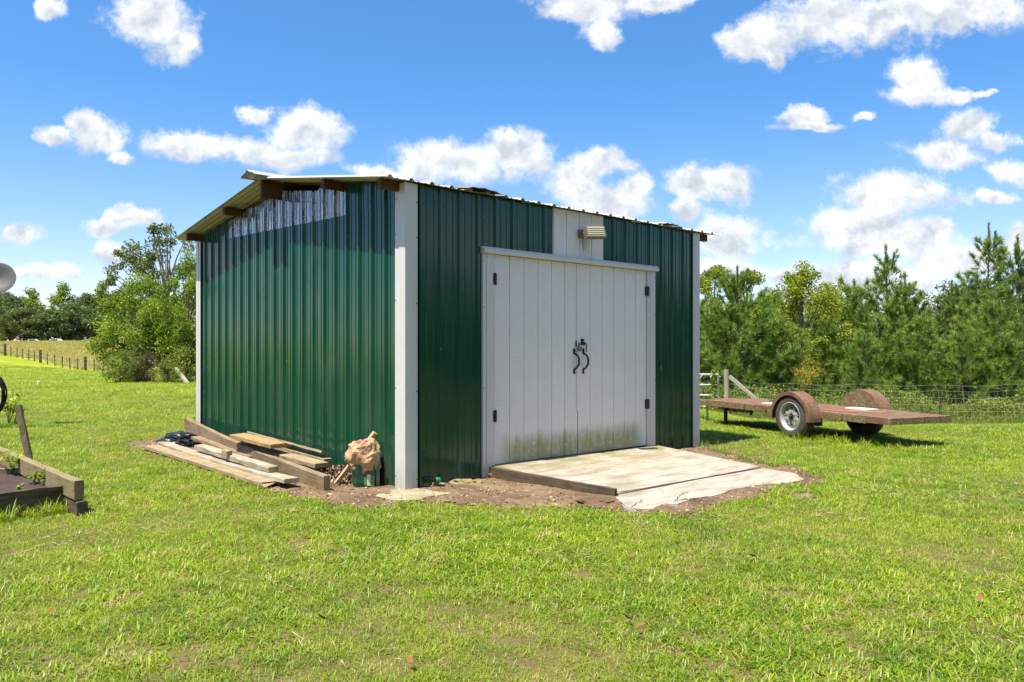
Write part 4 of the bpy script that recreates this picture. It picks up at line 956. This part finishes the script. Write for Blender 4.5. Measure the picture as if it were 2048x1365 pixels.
def pine_meshes(seed, h, spread=.34, base=.0, dens=1.3):
    r = np.random.default_rng(seed); tb = MB(); pts = []; px = py = 0
    lean = r.normal(0, .02, 2)
    def ax(z): return Vector((lean[0]*z+.03*math.sin(z*1.3+seed), lean[1]*z+.03*math.cos(z*1.1+seed), z))
    tb.tube([ax(h*k/9) for k in range(10)], [max(.012, .013*h*(1-k/9)**.9) for k in range(10)], 7)
    TP = []; TD = []; TL = []; z = base*h+.08
    while z < h*.86:
        f = z/h; nb = r.integers(5, 8)
        for b in range(nb):
            a = r.uniform(0, 6.283); Lb = spread*h*(1-f)**.78*r.uniform(.70, 1.25)+.07; el = math.radians(r.uniform(8, 32)+30*f)
            o = ax(z+r.uniform(-.1, .1)); d = Vector((math.cos(a)*math.cos(el), math.sin(a)*math.cos(el), math.sin(el)))
            m_ = o+d*Lb*.55; e_ = o+d*Lb+Vector((0, 0, .16*Lb)); tb.tube([o, m_, e_], [.008+.004*Lb, .006, .003], 4, False)
            ns = max(2, int(Lb/.17*dens*(1-.35*f)))
            for k in range(ns):
                q = (.30+.70*(k+r.uniform(0, 1))/ns); p = o.lerp(m_, q/.55) if q < .55 else m_.lerp(e_, (q-.55)/.45)
                side = Vector(r.normal(0, 1, 3)); dd = (d*.7+side*.55+Vector((0, 0, .35))).normalized()
                sl = r.uniform(.06, .30)*(1.0-.35*q)
                TP.append(p+dd*sl); TD.append(dd); TL.append(r.uniform(.15, .22)*(1-.45*f*f))
                if r.uniform() < .6: TP.append(p+dd*sl*.45); TD.append(dd); TL.append(r.uniform(.14, .2))
            TP.append(e_); TD.append((d+Vector((0, 0, .5+f))).normalized()); TL.append(.2*(1-.45*f))
        z += r.uniform(.20, .34)
    for k in range(r.integers(3, 6)):              # leaders
        o = ax(h*.84); hh = h*(.16 if k == 0 else r.uniform(.05, .12)); side = Vector((r.normal(0, .09), r.normal(0, .09), 0)) if k else Vector((0, 0, 0)); e_ = o+side*1.4+Vector((0, 0, hh)); tb.tube([o, o+side, e_], [.012, .01, .006], 4, False)
        for q in np.linspace(.0, 1, 14): TP.append((o+side).lerp(e_, q)); TD.append(Vector((r.normal(0, .25), r.normal(0, .25), 1)).normalized()); TL.append(.085)
    P = np.array([p[:] for p in TP]); D = np.array([p[:] for p in TD]); L = np.array(TL)
    V, T = needles(P, D, 24, L*1.45, .0078, 1.0, r)
    rad = np.hypot(P[:, 0], P[:, 1]); t = np.repeat(np.clip(r.normal(.45, .26, len(P)), 0, 1), 24*3)
    me = tri_mesh('crown', V, T, t); me.materials.append(M['pine'])
    tm = bpy.data.meshes.new('trunk'); tm.from_pydata([tuple(p) for p in tb.v], [], tb.f); tm.update(); tm.materials.append(M['bark'])
    return tm, me
def leafy_meshes(seed, h, w, n, size, mat, bark, low=.15, clumps=60, clr=.16, top=.5, sparse=0.0):
    r = np.random.default_rng(seed); tb = MB()
    C = []; 
    while len(C) < clumps:
        q = r.uniform(-1, 1, 3); rr = np.linalg.norm(q)
        if rr > 1 or (rr < .45 and r.uniform() < .7): continue
        zf = (q[2]+1)/2; prof = (math.sin(math.pi*min(1, (zf*.86+.12)))**.6)*(1-top*max(0, zf-.55))
        C.append((q[0]*w/2*prof, q[1]*w/2*prof, h*(low+(1-low)*zf*.97)))
    C = np.array(C); th = h*.72
    tb.tube([(r.normal(0, .03)*k, r.normal(0, .03)*k, th*k/6) for k in range(7)], [max(.015, .020*h*(1-k/7)) for k in range(7)], 7)
    for c in C[:: max(1, clumps//46)]:
        z0 = min(th*.95, max(.1*h, c[2]*r.uniform(.45, .75))); o = Vector((0, 0, z0)); e_ = Vector(c); m_ = o.lerp(e_, .5)+Vector((0, 0, .06*h*r.uniform(-.4, .8)))
        tb.tube([o, m_, e_], [.006*h, .004*h, .0016*h], 4, False)
    per = n//clumps; k = r.integers(0, clumps, n); sz = clr*w*r.uniform(.55, 1.25, clumps)
    g = r.normal(0, 1, (n, 3)); g = g/np.linalg.norm(g, axis=1, keepdims=True)*(r.uniform(0, 1, n)**.45)[:, None]
    P = C[k]+g*sz[k][:, None]*np.array([1, 1, .8]); P = P[P[:, 2] > .05]; k = k[:len(P)]
    V, T = leaves(P, size, r); n2 = len(P)
    tint = np.clip(r.normal(.45, .2, n2)+.25*(r.uniform(-1, 1, clumps)[k]), 0, 1)
    me = tri_mesh('crown', V, T, np.repeat(tint, 4)); me.materials.append(mat)
    tm = bpy.data.meshes.new('trunk'); tm.from_pydata([tuple(p) for p in tb.v], [], tb.f); tm.update(); tm.materials.append(bark)
    return tm, me
def put_tree(name, meshes, loc, rz, sc, label, cat='tree', group=None):
    o = empty(name, loc, rz, label, cat, group); o.scale = (sc, sc, sc) if not hasattr(sc, '__len__') else sc
    for nm, me in zip(('trunk', 'crown'), meshes): c = bpy.data.objects.new(nm, me); COL.objects.link(c); c.parent = o
    return o
def spot(px, Y):
    x = (px-CX)/F*Y; return Vector((x, Y, tz(x, Y)-.05))
PN = [pine_meshes(11, 4.2, .50), pine_meshes(12, 5.0, .30), pine_meshes(13, 4.6, .34), pine_meshes(14, 5.4, .28), pine_meshes(15, 3.2, .44)]
PH = [4.2, 5.0, 4.6, 5.4, 3.2]
for i, (px, ty, Y, k, lb) in enumerate([
    (1476, 532, 21.5, 0, 'broad bushy young pine just right of the shed corner'),
    (1775, 490, 25.0, 1, 'tall narrow pine with a spiky multiple top right of the yellow green sweetgum'),
    (1826, 545, 24.0, 2, 'pine with a pale upright tip between the spiky pine and the right pines'),
    (1975, 448, 23.5, 3, 'tallest pine of the right group with two dark spires'),
    (2042, 470, 22.5, 1, 'tall pine cut by the right edge of the photo'),
    (1905, 560, 23.0, 2, 'pine standing left of the tallest pine at the right'),
    (1708, 560, 24.5, 4, 'slim pine tip just right of the yellow green sweetgum'),
    (1765, 638, 20.5, 4, 'low bushy pine in front of the tall spiky pine'),
    (1838, 622, 20.2, 0, 'low wide pine behind the far fender of the trailer'),
    (1560, 640, 21.5, 4, 'low pine at the right foot of the broad bushy pine'),
    (1985, 590, 20.0, 0, 'low dense pine near the fence at the right edge'),
    (1415, 600, 22.5, 2, 'pine half hidden behind the right shed corner'),
    (2120, 500, 22.0, 3, 'pine outside the right edge continuing the row'),
    (1725, 668, 19.8, 4, 'small bright pine nearest the fence behind the far wheel'),
    (1930, 640, 19.6, 4, 'small bright pine behind the fence post at the right'),
    (1655, 655, 22.5, 4, 'small pine among weeds below the sweetgum')]):
    p = spot(px, Y); top = at(px, ty, Y).z; put_tree('pine_tree', PN[k], p, i*1.7, (top-p.z)/PH[k], lb, 'pine tree', 'young pines behind the wire fence')
GUM = [leafy_meshes(31, 4.8, 3.3, 24000, .085, M['gum'], M['palebark'], .04, 110, .12, .7), leafy_meshes(32, 4.8, 2.3, 13000, .085, M['gum'], M['palebark'], .10, 55, .15, .8)]
for px, ty, Y, k, lb in ((1605, 516, 23.5, 0, 'yellow green sweetgum tree in the middle of the pines'), (1427, 508, 28, 1, 'sweetgum tip nearest the right shed corner'), (1492, 518, 28.5, 1, 'sweetgum with a pointed top behind the broad bushy pine'), (1655, 560, 29, 0, 'paler sweetgum showing right behind the middle sweetgum'), (1540, 570, 30, 0, 'sweetgum filling the gap left of the middle sweetgum')):
    p = spot(px, Y); put_tree('sweetgum_tree', GUM[k], p, px*.1, (at(px, ty, Y).z-p.z)/4.8, lb, 'tree', 'sweetgums among the pines')
BK = [leafy_meshes(41, 7, 6.5, 9000, .20, M['dark'], M['bark'], .04, 60, .15, .4), leafy_meshes(42, 7, 6.0, 9000, .20, M['olive'], M['bark'], .04, 60, .15, .4), leafy_meshes(43, 7, 6.5, 9000, .20, M['bright'], M['bark'], .04, 60, .15, .4)]
for j, (px, ty, Y, k, lb) in enumerate(((1890, 556, 44, 1, 'dark rounded tree far behind the right pines'), (1700, 590, 40, 1, 'dull olive tree far behind the slim pine tip'), (1800, 585, 42, 0, 'dark tree far behind the spiky pine'), (1990, 560, 42, 0, 'dark tree far behind the tallest right pine'), (1600, 600, 42, 0, 'dark tree far behind the middle sweetgum'), (1480, 600, 42, 0, 'dark tree far behind the broad bushy pine'), (1400, 620, 40, 1, 'olive tree far behind the right shed corner'), (1668, 585, 36, 0, 'dark tree showing in the gap right of the middle sweetgum'))):
    p = spot(px, Y); put_tree('background_tree', BK[k], p, j*1.3, (at(px, ty, Y).z-p.z)/7, lb, 'tree', 'wood behind the pines')
# left side
LB = leafy_meshes(51, 5.0, 4.2, 26000, .10, M['bright'], M['bark'], .02, 110, .115, .35)
LS = leafy_meshes(52, 7.5, 5.2, 7500, .13, M['olive'], M['palebark'], .30, 70, .075, .3)
p = spot(292, 31); put_tree('leafy_tree', LB, p, .4, (1.0, 1.0, (at(292, 545, 31).z-p.z)/5.0), 'large bright green leafy tree left of the shed')
p = spot(375, 30); put_tree('leafy_tree', LB, p, 2.4, (.75, .75, (at(380, 500, 30).z-p.z)/5.0), 'bright green leafy tree touching the far corner of the shed')
p = spot(335, 36); put_tree('leafy_tree', LS, p, .9, (at(345, 425, 36).z-p.z)/7.5, 'tall sparse olive tree rising above the bright tree left of the shed')
p = spot(1022, 30); put_tree('leafy_tree', LS, p, 2.0, (at(1022, 386, 30).z-p.z)/7.5, 'tree whose top peeks over the shed roof')
SH = leafy_meshes(53, 1.3, 1.6, 3200, .07, M['weed'], M['bark'], .0, 40, .16, .3)
TH = leafy_meshes(54, 1.3, 1.8, 2600, .06, M['thicket'], M['bark'], .0, 40, .16, .3)
for j, (px, Y, hh, ms, lb) in enumerate(((245, 28.2, 1.25, SH, 'low green shrub at the lawn edge left of the red brown thicket'), (300, 28.6, 1.2, TH, 'red brown twiggy thicket under the large bright tree'), (335, 28.0, .95, SH, 'pale green ground shrub in front of the leaning pole'), (375, 28.8, 1.5, SH, 'yellow green shrub beside the far shed corner'), (275, 29.2, 1.6, SH, 'shrub under the left side of the large bright tree'))):
    p = spot(px, Y); put_tree('shrub', ms, p, j*1.1, hh/1.3, lb, 'shrub', 'shrubs at the lawn edge')
a = at(352, 737, 28.0); b = at(376, 768, 27.6); b.z = tz(b.x, b.y); plank('fallen_pole', 'grey leaning pole among the shrubs left of the shed', b, a, .12, .10, M['post'], cat='pole')
FT = [leafy_meshes(61, 17, 15, 6500, .62, M['dark'], M['bark'], .02, 60, .15, .35), leafy_meshes(62, 17, 13, 6500, .60, M['olive'], M['palebark'], .02, 60, .15, .4), leafy_meshes(63, 17, 13, 6500, .60, M['bright'], M['bark'], .05, 60, .15, .45)]
for j, (px, ty, Y, k, lb) in enumerate(((20, 585, 205, 0, 'dark far tree at the left edge behind the hay field'), (60, 578, 215, 2, 'lighter green far tree behind the left dark tree'), (48, 610, 198, 1, 'olive far tree with pale trunks second from the left'), (95, 615, 200, 0, 'dark rounded far tree in the middle of the tree line'), (125, 568, 222, 2, 'tall lighter far tree above the middle of the tree line'), (145, 600, 203, 0, 'wide dark far tree left of the white car'), (175, 580, 225, 1, 'tall olive far tree behind the white car'), (205, 565, 228, 2, 'tall far tree just left of the large bright tree'), (235, 575, 230, 1, 'far tree half hidden by the large bright tree'), (5, 575, 225, 1, 'tall olive far tree cut by the left edge'), (-40, 580, 212, 0, 'dark far tree outside the left edge'), (185, 628, 208, 1, 'small dull far tree directly behind the white car'), (280, 590, 225, 0, 'far dark tree behind the sparse olive tree'), (350, 600, 225, 0, 'far dark tree behind the far shed corner'))):
    p = spot(px, Y); put_tree('far_tree', FT[k], p, j*1.9, (1.0, 1.0, (at(px, ty, Y).z-p.z)/17), lb, 'tree', 'far tree line')

# added out-of-view foliage, placed and sized to darken reflections in the glossy shed walls
rr = np.random.default_rng(66); n = 14000; a_ = rr.uniform(0, 1, n); xw = -26+44*a_; yw = -17+2.2*np.sin(xw*.5)+rr.normal(0, 1.3, n); hw = 8.0+1.6*np.sin(xw*.8)+1.0*np.sin(xw*2.1+1)
V, T = leaves(np.stack([xw, yw, hw*rr.uniform(0, 1, n)**.8+terrain(xw, yw)], 1), .55, rr); n2 = 9000; y2 = rr.uniform(-14, 15, n2); x2 = 19+1.5*np.sin(y2*.6)+rr.normal(0, 1.1, n2); h2 = 3.9+.9*np.sin(y2*.9)+.6*np.sin(y2*2.3)
V2, T2 = leaves(np.stack([x2, y2, h2*rr.uniform(0, 1, n2)**.8+terrain(x2, y2)], 1), .5, rr); T = np.concatenate([T, T2+len(V)]); V = np.concatenate([V, V2]); n += n2
o = link('added_trees', tri_mesh('added_trees', V, T, np.repeat(rr.uniform(.1, .6, n), 4)), M['dark']); tag(o, 'added dark trees out of view, put in to darken reflections in the glossy shed walls', 'wood', None, 'stuff')

# leafy sprigs in the raised bed and by the dish
def sprig(loc, h, n, label, seed, size=.07):
    r = np.random.default_rng(seed); o = empty('seedling', loc, 0, label, 'plant', None); tb = MB(); P = []; D = []
    for k in range(n):
        a = r.uniform(0, 6.28); e_ = Vector((math.cos(a)*h*.35*r.uniform(.2, 1), math.sin(a)*h*.35*r.uniform(.2, 1), h*r.uniform(.6, 1))); tb.tube([(0, 0, -.02), e_*.5+Vector((0, 0, .03)), e_], .003, 4, False)
        for q in range(6): aa = r.uniform(0, 6.28); dd = Vector((math.cos(aa), math.sin(aa), r.uniform(-.2, .3))); P.append((e_*(.55+.45*q/5)+dd*size*.5)[:]); D.append(dd[:])
    tb.build('stem', M['weed'], o); V, T = leaves(np.array(P), size, r, 1.2, .45, np.array(D)); me = tri_mesh('leaves', V, T, np.repeat(r.uniform(.4, .9, len(P)), 4)); link('leaves', me, M['bright'], o); return o
p = gp(25, 948, .13); sprig(p, .19, 5, 'leafy seedling growing at the far left of the raised bed soil', 1, .085)
p = gp(68, 968, .13); sprig(p, .11, 6, 'low leafy seedling in the middle of the raised bed soil', 2, .06)
p = gp(92, 970, .13); sprig(p, .15, 4, 'taller leafy seedling near the front board of the raised bed', 3, .08)
p = gp(38, 985, .13); sprig(p, .06, 4, 'tiny seedling between the two larger seedlings', 4, .04)
p = gp(18, 850); o = sprig(p, .62, 12, 'leafy vine and weeds at the foot of the cable coil', 5, .12)
p = gp(30, 846); o = sprig(p, .40, 9, 'leafy weed right of the cable coil by the stake', 6, .10)

# ------------------------------------------------------------------ grass and weeds: scattered clumps
def clump(name, r, n, rad, h, w, mat, bend=.9, seg=2, flat=0.0):
    V = []; T = []; tint = []
    for i in range(n):
        a = r.uniform(0, 6.283); q = rad*math.sqrt(r.uniform(0, 1)); b = np.array([math.cos(a)*q, math.sin(a)*q, -.004])
        az = r.uniform(0, 6.283); hd = np.array([math.cos(az), math.sin(az), 0]); sd = np.array([-hd[1], hd[0], 0]); L = h*r.uniform(.5, 1.25); bb = bend*r.uniform(.4, 1.4); ww = w*r.uniform(.6, 1.3); tt = r.uniform(0, 1)
        pts = []
        e0 = math.radians(r.uniform(45, 85)*(1-flat))
        p = b.copy(); el = e0
        for k in range(seg+1):
            pts.append(p.copy()); p = p+(hd*math.cos(el)+np.array([0, 0, math.sin(el)]))*L/seg; el -= bb*.8/seg*1.3
        base = len(V)
        for k, c in enumerate(pts):
            if k < seg: wd = ww*(1-.35*k/seg); V += [c-sd*wd, c+sd*wd]
            else: V += [c]
        for k in range(seg-1): i0 = base+2*k; T += [(i0, i0+1, i0+3), (i0, i0+3, i0+2)]
        i0 = base+2*(seg-1); T += [(i0, i0+1, i0+2)]; tint += [tt]*(2*seg+1)
    me = tri_mesh(name, V, T, tint); me.materials.append(mat); return bpy.data.objects.new(name, me)
def scatter(name, P, rz, sc, idx, objs, label, cat):
    col = bpy.data.collections.new(name+'_clumps')
    for o in objs: col.objects.link(o)
    me = bpy.data.meshes.new(name); n = len(P); me.vertices.add(n); me.vertices.foreach_set('co', np.asarray(P, np.float32).ravel())
    for nm, ty, dat in (('rz', 'FLOAT', rz), ('sc', 'FLOAT', sc)):
        a = me.attributes.new(nm, ty, 'POINT'); a.data.foreach_set('value', np.asarray(dat, np.float32))
    a = me.attributes.new('pick', 'INT', 'POINT'); a.data.foreach_set('value', np.asarray(idx, np.int32)); me.update()
    o = link(name, me); tag(o, label, cat, None, 'stuff')
    ng = bpy.data.node_groups.new(name, 'GeometryNodeTree')
    ng.interface.new_socket('Geometry', in_out='INPUT', socket_type='NodeSocketGeometry'); ng.interface.new_socket('Geometry', in_out='OUTPUT', socket_type='NodeSocketGeometry')
    N = ng.nodes; gi = N.new('NodeGroupInput'); go = N.new('NodeGroupOutput'); ci = N.new('GeometryNodeCollectionInfo'); ci.inputs[0].default_value = col; ci.inputs[1].default_value = True; ci.inputs[2].default_value = True
    ip = N.new('GeometryNodeInstanceOnPoints'); ip.inputs['Pick Instance'].default_value = True
    def attr(nm, ty): q = N.new('GeometryNodeInputNamedAttribute'); q.data_type = ty; q.inputs[0].default_value = nm; return q.outputs[0]
    cx = N.new('ShaderNodeCombineXYZ'); L = ng.links; L.new(attr('rz', 'FLOAT'), cx.inputs[2]); L.new(gi.outputs[0], ip.inputs['Points']); L.new(ci.outputs[0], ip.inputs['Instance'])
    L.new(attr('pick', 'INT'), ip.inputs['Instance Index']); L.new(cx.outputs[0], ip.inputs['Rotation']); L.new(attr('sc', 'FLOAT'), ip.inputs['Scale']); L.new(ip.outputs[0], go.inputs[0])
    md = o.modifiers.new('clumps', 'NODES'); md.node_group = ng; return o
r = np.random.default_rng(99)
GC = [clump('grass_clump_%d' % i, r, 36, .085, .046, .0022, M['grass'], 1.3, 2, .15) for i in range(5)] + [clump('grass_clump_%d' % (5+i), r, 22, .085, .066, .0034, M['grass'], 1.4, 3, .15) for i in range(3)] + [clump('grass_clump_8', r, 26, .09, .036, .0020, M['grass'], .9, 2, .45)]
def zone(y0, y1, dens):
    n = int(.78*(y1*y1-y0*y0)*dens); y = np.sqrt(r.uniform(y0*y0, y1*y1, n)); x = y*r.uniform(-.78, .78, n); return np.stack([x, y], 1)
Z = [zone(2.7, 6, 620), zone(6, 9.5, 420), zone(9.5, 14, 240), zone(14, 21, 110), zone(21, 34, 45), zone(34, 62, 9)]
S0 = [.82, .90, 1.05, 1.35, 1.9, 3.2]
P = np.concatenate(Z); sc = np.concatenate([np.full(len(z), s) for z, s in zip(Z, S0)])
loc = (P-np.array(SO[:2])) @ np.array(RS)[:2, :2]
keep = dirt_in(P[:, 0], P[:, 1]) < r.uniform(-.02, .05, len(P))
keep |= (r.uniform(0, 1, len(P)) < .006) & (dirt_in(P[:, 0], P[:, 1]) < .35)
keep &= ~((loc[:, 0] > -.03) & (loc[:, 0] < SL+.03) & (loc[:, 1] > -.03) & (loc[:, 1] < SW+.03))
keep &= ~((loc[:, 0] > .95) & (loc[:, 0] < 3.8) & (loc[:, 1] > -1.62) & (loc[:, 1] < 0)); keep &= ~in_poly(P[:, 0], P[:, 1], apol)
fb = (P-np.array(c0[:2])); bx = fb @ np.array(bend[:2]); keep &= ~((bx > -.04) & (bx < 1.6) & (fb @ np.array(bdir[:2]) > np.where(bx < .06, -.04, .27)) & (fb @ np.array(bdir[:2]) < 3.5))
keep &= ~((P[:, 1] > 34) & (((P[:, 0]+33)*.648+(P[:, 1]-60)*.761 > .3) | (P[:, 0] > -12)))
keep &= ~((P[:, 0] > 3) & (P[:, 1] > 18.5-.3*(P[:, 0]-4)))
for (bx_, by_, br) in ((1180, 1285, .30), (1860, 1112, .34), (455, 1285, .22), (330, 1330, .2), (60, 1340, .2), (1010, 1235, .25), (1480, 1330, .2), (700, 1190, .22), (520, 1095, .3), (1700, 1240, .25)):
    b_ = gp(bx_, by_); keep &= ~((np.hypot(P[:, 0]-b_.x, (P[:, 1]-b_.y)*.8)+wob(P[:, 0], P[:, 1]) < br) & (r.uniform(0, 1, len(P)) < .30))      # worn thin spots
P = P[keep]; sc = sc[keep]
lowf = np.sin(P[:, 0]*1.1+2)*np.sin(P[:, 1]*1.4+.5)+.6*np.sin(P[:, 0]*2.9-1)*np.sin(P[:, 1]*2.3)
pick = np.where(r.uniform(0, 1, len(P)) < np.clip(.28+.28*lowf, .03, .75), r.integers(5, 8, len(P)), np.where(r.uniform(0, 1, len(P)) < .25, 8, r.integers(0, 5, len(P))))
sc = sc*r.uniform(.65, 1.2, len(P))*(1+.13*lowf)
scatter('lawn_grass', np.c_[P, terrain(P[:, 0], P[:, 1])], r.uniform(0, 6.283, len(P)), sc, pick, GC, 'mown green lawn grass around the shed', 'grass')
# taller tufts where the mower does not reach
TG = [clump('tall_tuft_%d' % i, r, 20, .05, .17, .0034, M['grass'], 1.0, 3) for i in range(3)]
tp = []
for (a, b, n) in ((c0+bdir*.22+bend*.1, c0+bdir*.22+bend*1.1, 60), (c0+Vector((.06, -.02, 0)), c0+bdir*2.4+Vector((.08, .05, 0)), 30), (s2w(SL+.06, -.1), s2w(SL+.35, 1.2), 40), (s2w(3.6, -1.7), s2w(4.5, -.2), 30), (tw(-.3, -.75, 0), tw(1.9, -.5, 0), 60), (tw(-.2, -.78, 0), tw(.3, -.72, 0), 14), (Vector((-8.6, 12.3, 0)), Vector((-7.6, 12.6, 0)), 40)):
    for k in range(n): q = Vector(a).lerp(Vector(b), r.uniform(0, 1)); q += Vector((r.normal(0, .06), r.normal(0, .06), 0)); tp.append((q.x, q.y, tz(q.x, q.y)))
scatter('tall_grass_tufts', tp, r.uniform(0, 6.283, len(tp)), r.uniform(.5, 1.0, len(tp)), r.integers(0, 3, len(tp)), TG, 'unmown grass tufts along boards, walls and trailer', 'grass')
# rough weeds under the right fence and pines
WG = [clump('weed_clump_%d' % i, r, 26, .16, .50, .006, M['weed'], .9, 3) for i in range(3)]
def weed_leafy(nm, seed):
    rr = np.random.default_rng(seed); n = 150; Pq = np.stack([rr.normal(0, .13, n), rr.normal(0, .13, n), rr.uniform(0, .6, n)**.8], 1); V, T = leaves(Pq, .07, rr, .8, .5); me = tri_mesh(nm, V, T, np.repeat(rr.uniform(0, 1, n), 4)); me.materials.append(M['weed']); return bpy.data.objects.new(nm, me)
WG += [weed_leafy('weed_clump_%d' % (3+i), 70+i) for i in range(3)]
wp_ = []; ws = []
for k in range(5200):
    t_ = r.uniform(-.9, 2.2); off = -.45+abs(r.normal(0, 1.9)); q = FA.lerp(FB, t_)+Vector((.42, .91, 0))*off
    wp_.append((q.x, q.y, tz(q.x, q.y))); ws.append((.26+.42*min(1, max(0, off+.2)/1.5))*r.uniform(.5, 1.3)*(1+.45*math.sin(q.x*2.3)*math.sin(q.x*.9+q.y*1.7)))
scatter('undergrowth', wp_, r.uniform(0, 6.283, len(wp_)), ws, np.where(r.uniform(0, 1, len(wp_)) < .72, r.integers(0, 3, len(wp_)), r.integers(3, 6, len(wp_))), WG, 'tangled weeds and tall grass under the fence and pines', 'weeds')
for j, (px, py, Y, lb) in enumerate(((1600, 752, 18.6, 'goldenrod with yellow flower heads left of the near fender'), (1628, 738, 18.9, 'taller goldenrod with yellow plumes above the near fender'))):
    top = at(px, py-8, Y); b = Vector((top.x, Y, tz(top.x, Y))); h = top.z-b.z; o = empty('goldenrod', b, 0, lb, 'plant', 'goldenrod behind the fence'); rr = np.random.default_rng(80+j); tb = MB(); P2 = []; P3 = []
    for k in range(9):
        e_ = Vector((rr.normal(0, .12), rr.normal(0, .12), h*rr.uniform(.75, 1.05))); tb.tube([(rr.normal(0, .04), 0, -.03), e_*.5, e_], .005, 4, False)
        P2 += [(e_+Vector((rr.normal(0, .05), rr.normal(0, .05), rr.normal(-.03, .05))))[:] for _ in range(60)]; P3 += [(e_*rr.uniform(.3, .9)+Vector((rr.normal(0, .05), rr.normal(0, .05), 0)))[:] for _ in range(26)]
    tb.build('stem', M['weed'], o); V, T = leaves(np.array(P2), .03, rr); link('flowers', tri_mesh('flowers', V, T, np.repeat(rr.uniform(0, 1, len(P2)), 4)), M['gold'], o); V, T = leaves(np.array(P3), .07, rr, .5, .3); link('leaves', tri_mesh('leaves', V, T, np.repeat(rr.uniform(0, 1, len(P3)), 4)), M['weed'], o)
# vine on the gate
rr = np.random.default_rng(90); base = fpt(-.03); o = empty('vine', base, 0, 'climbing vine on the gate end beside the wooden post', 'vine'); P2 = np.stack([rr.normal(-.17, .06, 240), rr.normal(-.05, .05, 240), rr.uniform(.05, 1.0, 240)], 1); V, T = leaves(P2, .06, rr); link('leaves', tri_mesh('leaves', V, T, np.repeat(rr.uniform(.3, 1, 240), 4)), M['bright'], o); MB().tube([(-.17, -.03, -.03), (-.15, -.05, .5), (-.19, -.03, 1.0)], .006, 5).build('stem', M['bark'], o)
# hay field
HG = [clump('hay_clump_%d' % i, r, 24, .5, .95, .02, M['hay'], .7, 2) for i in range(3)]
hp = []
n = 26000; yy = np.sqrt(r.uniform(56**2, 200**2, n)); xx = yy*r.uniform(-.76, -.42, n); dd = (xx+33)*.648+(yy-60)*.761; ok = dd > .5; xx, yy = xx[ok], yy[ok]
scatter('hay_field', np.c_[xx, yy, terrain(xx, yy)], r.uniform(0, 6.283, len(xx)), r.uniform(.5, 1.0, len(xx))*(.7+.5*S(60, 160, yy)), r.integers(0, 3, len(xx)), HG, 'tall dry hay grass in the field past the left fence', 'grass')
# dry clippings lying in loose drifts on the lawn
cc = zone(2.9, 9, 1.1); cc = cc[r.integers(0, len(cc), 2600)]+r.normal(0, .13, (2600, 2)); cc = cc[dirt_in(cc[:, 0], cc[:, 1]) < -.05]; cc = cc[~in_poly(cc[:, 0], cc[:, 1], apol)]
l2 = (cc-np.array(SO[:2])) @ np.array(RS)[:2, :2]; cc = cc[~((l2[:, 0] > -.05) & (l2[:, 1] > -1.7))]
V, T = needles(np.c_[cc, np.full(len(cc), .028)], unit(np.c_[r.normal(0, 1, (len(cc), 2)), r.normal(0, .15, len(cc))]), 1, np.full(len(cc), .075), .0022, .1, r)
tag(link('dry_clippings', tri_mesh('dry_clippings', V, T, np.repeat(r.uniform(.5, 1, len(cc)), 3)), M['litter']), 'dry straw clippings scattered over the front lawn', 'clippings', kind='stuff')
# fallen leaves
for (x, y) in ((105, 1222), (1281, 1250), (1452, 1060), (325, 1068), (1505, 1112), (1255, 1235), (420, 1112), (645, 1236), (820, 1320), (1960, 1196), (1260, 1108), (180, 1082), (1780, 905), (1640, 1350)):
    p = gp(x, y, .045); a = random.uniform(0, 6.28); vs = [(-.045, 0, 0), (-.015, .022, .008), (.02, .018, .012), (.05, 0, .016), (.02, -.02, .004), (-.015, -.022, .0), (0, 0, -.006)]
    o = MB().add(vs, [(6, i, (i+1) % 6) for i in range(6)]).build('fallen_leaf', M['leafdry']); o.location = p; o.rotation_euler = (random.uniform(-.5, .5), random.uniform(-.6, .6), a); o.scale = (.6, .6, .6)
    tag(o, 'small curled dry brown leaf lying on the lawn grass', 'leaf', 'fallen leaves on the lawn')
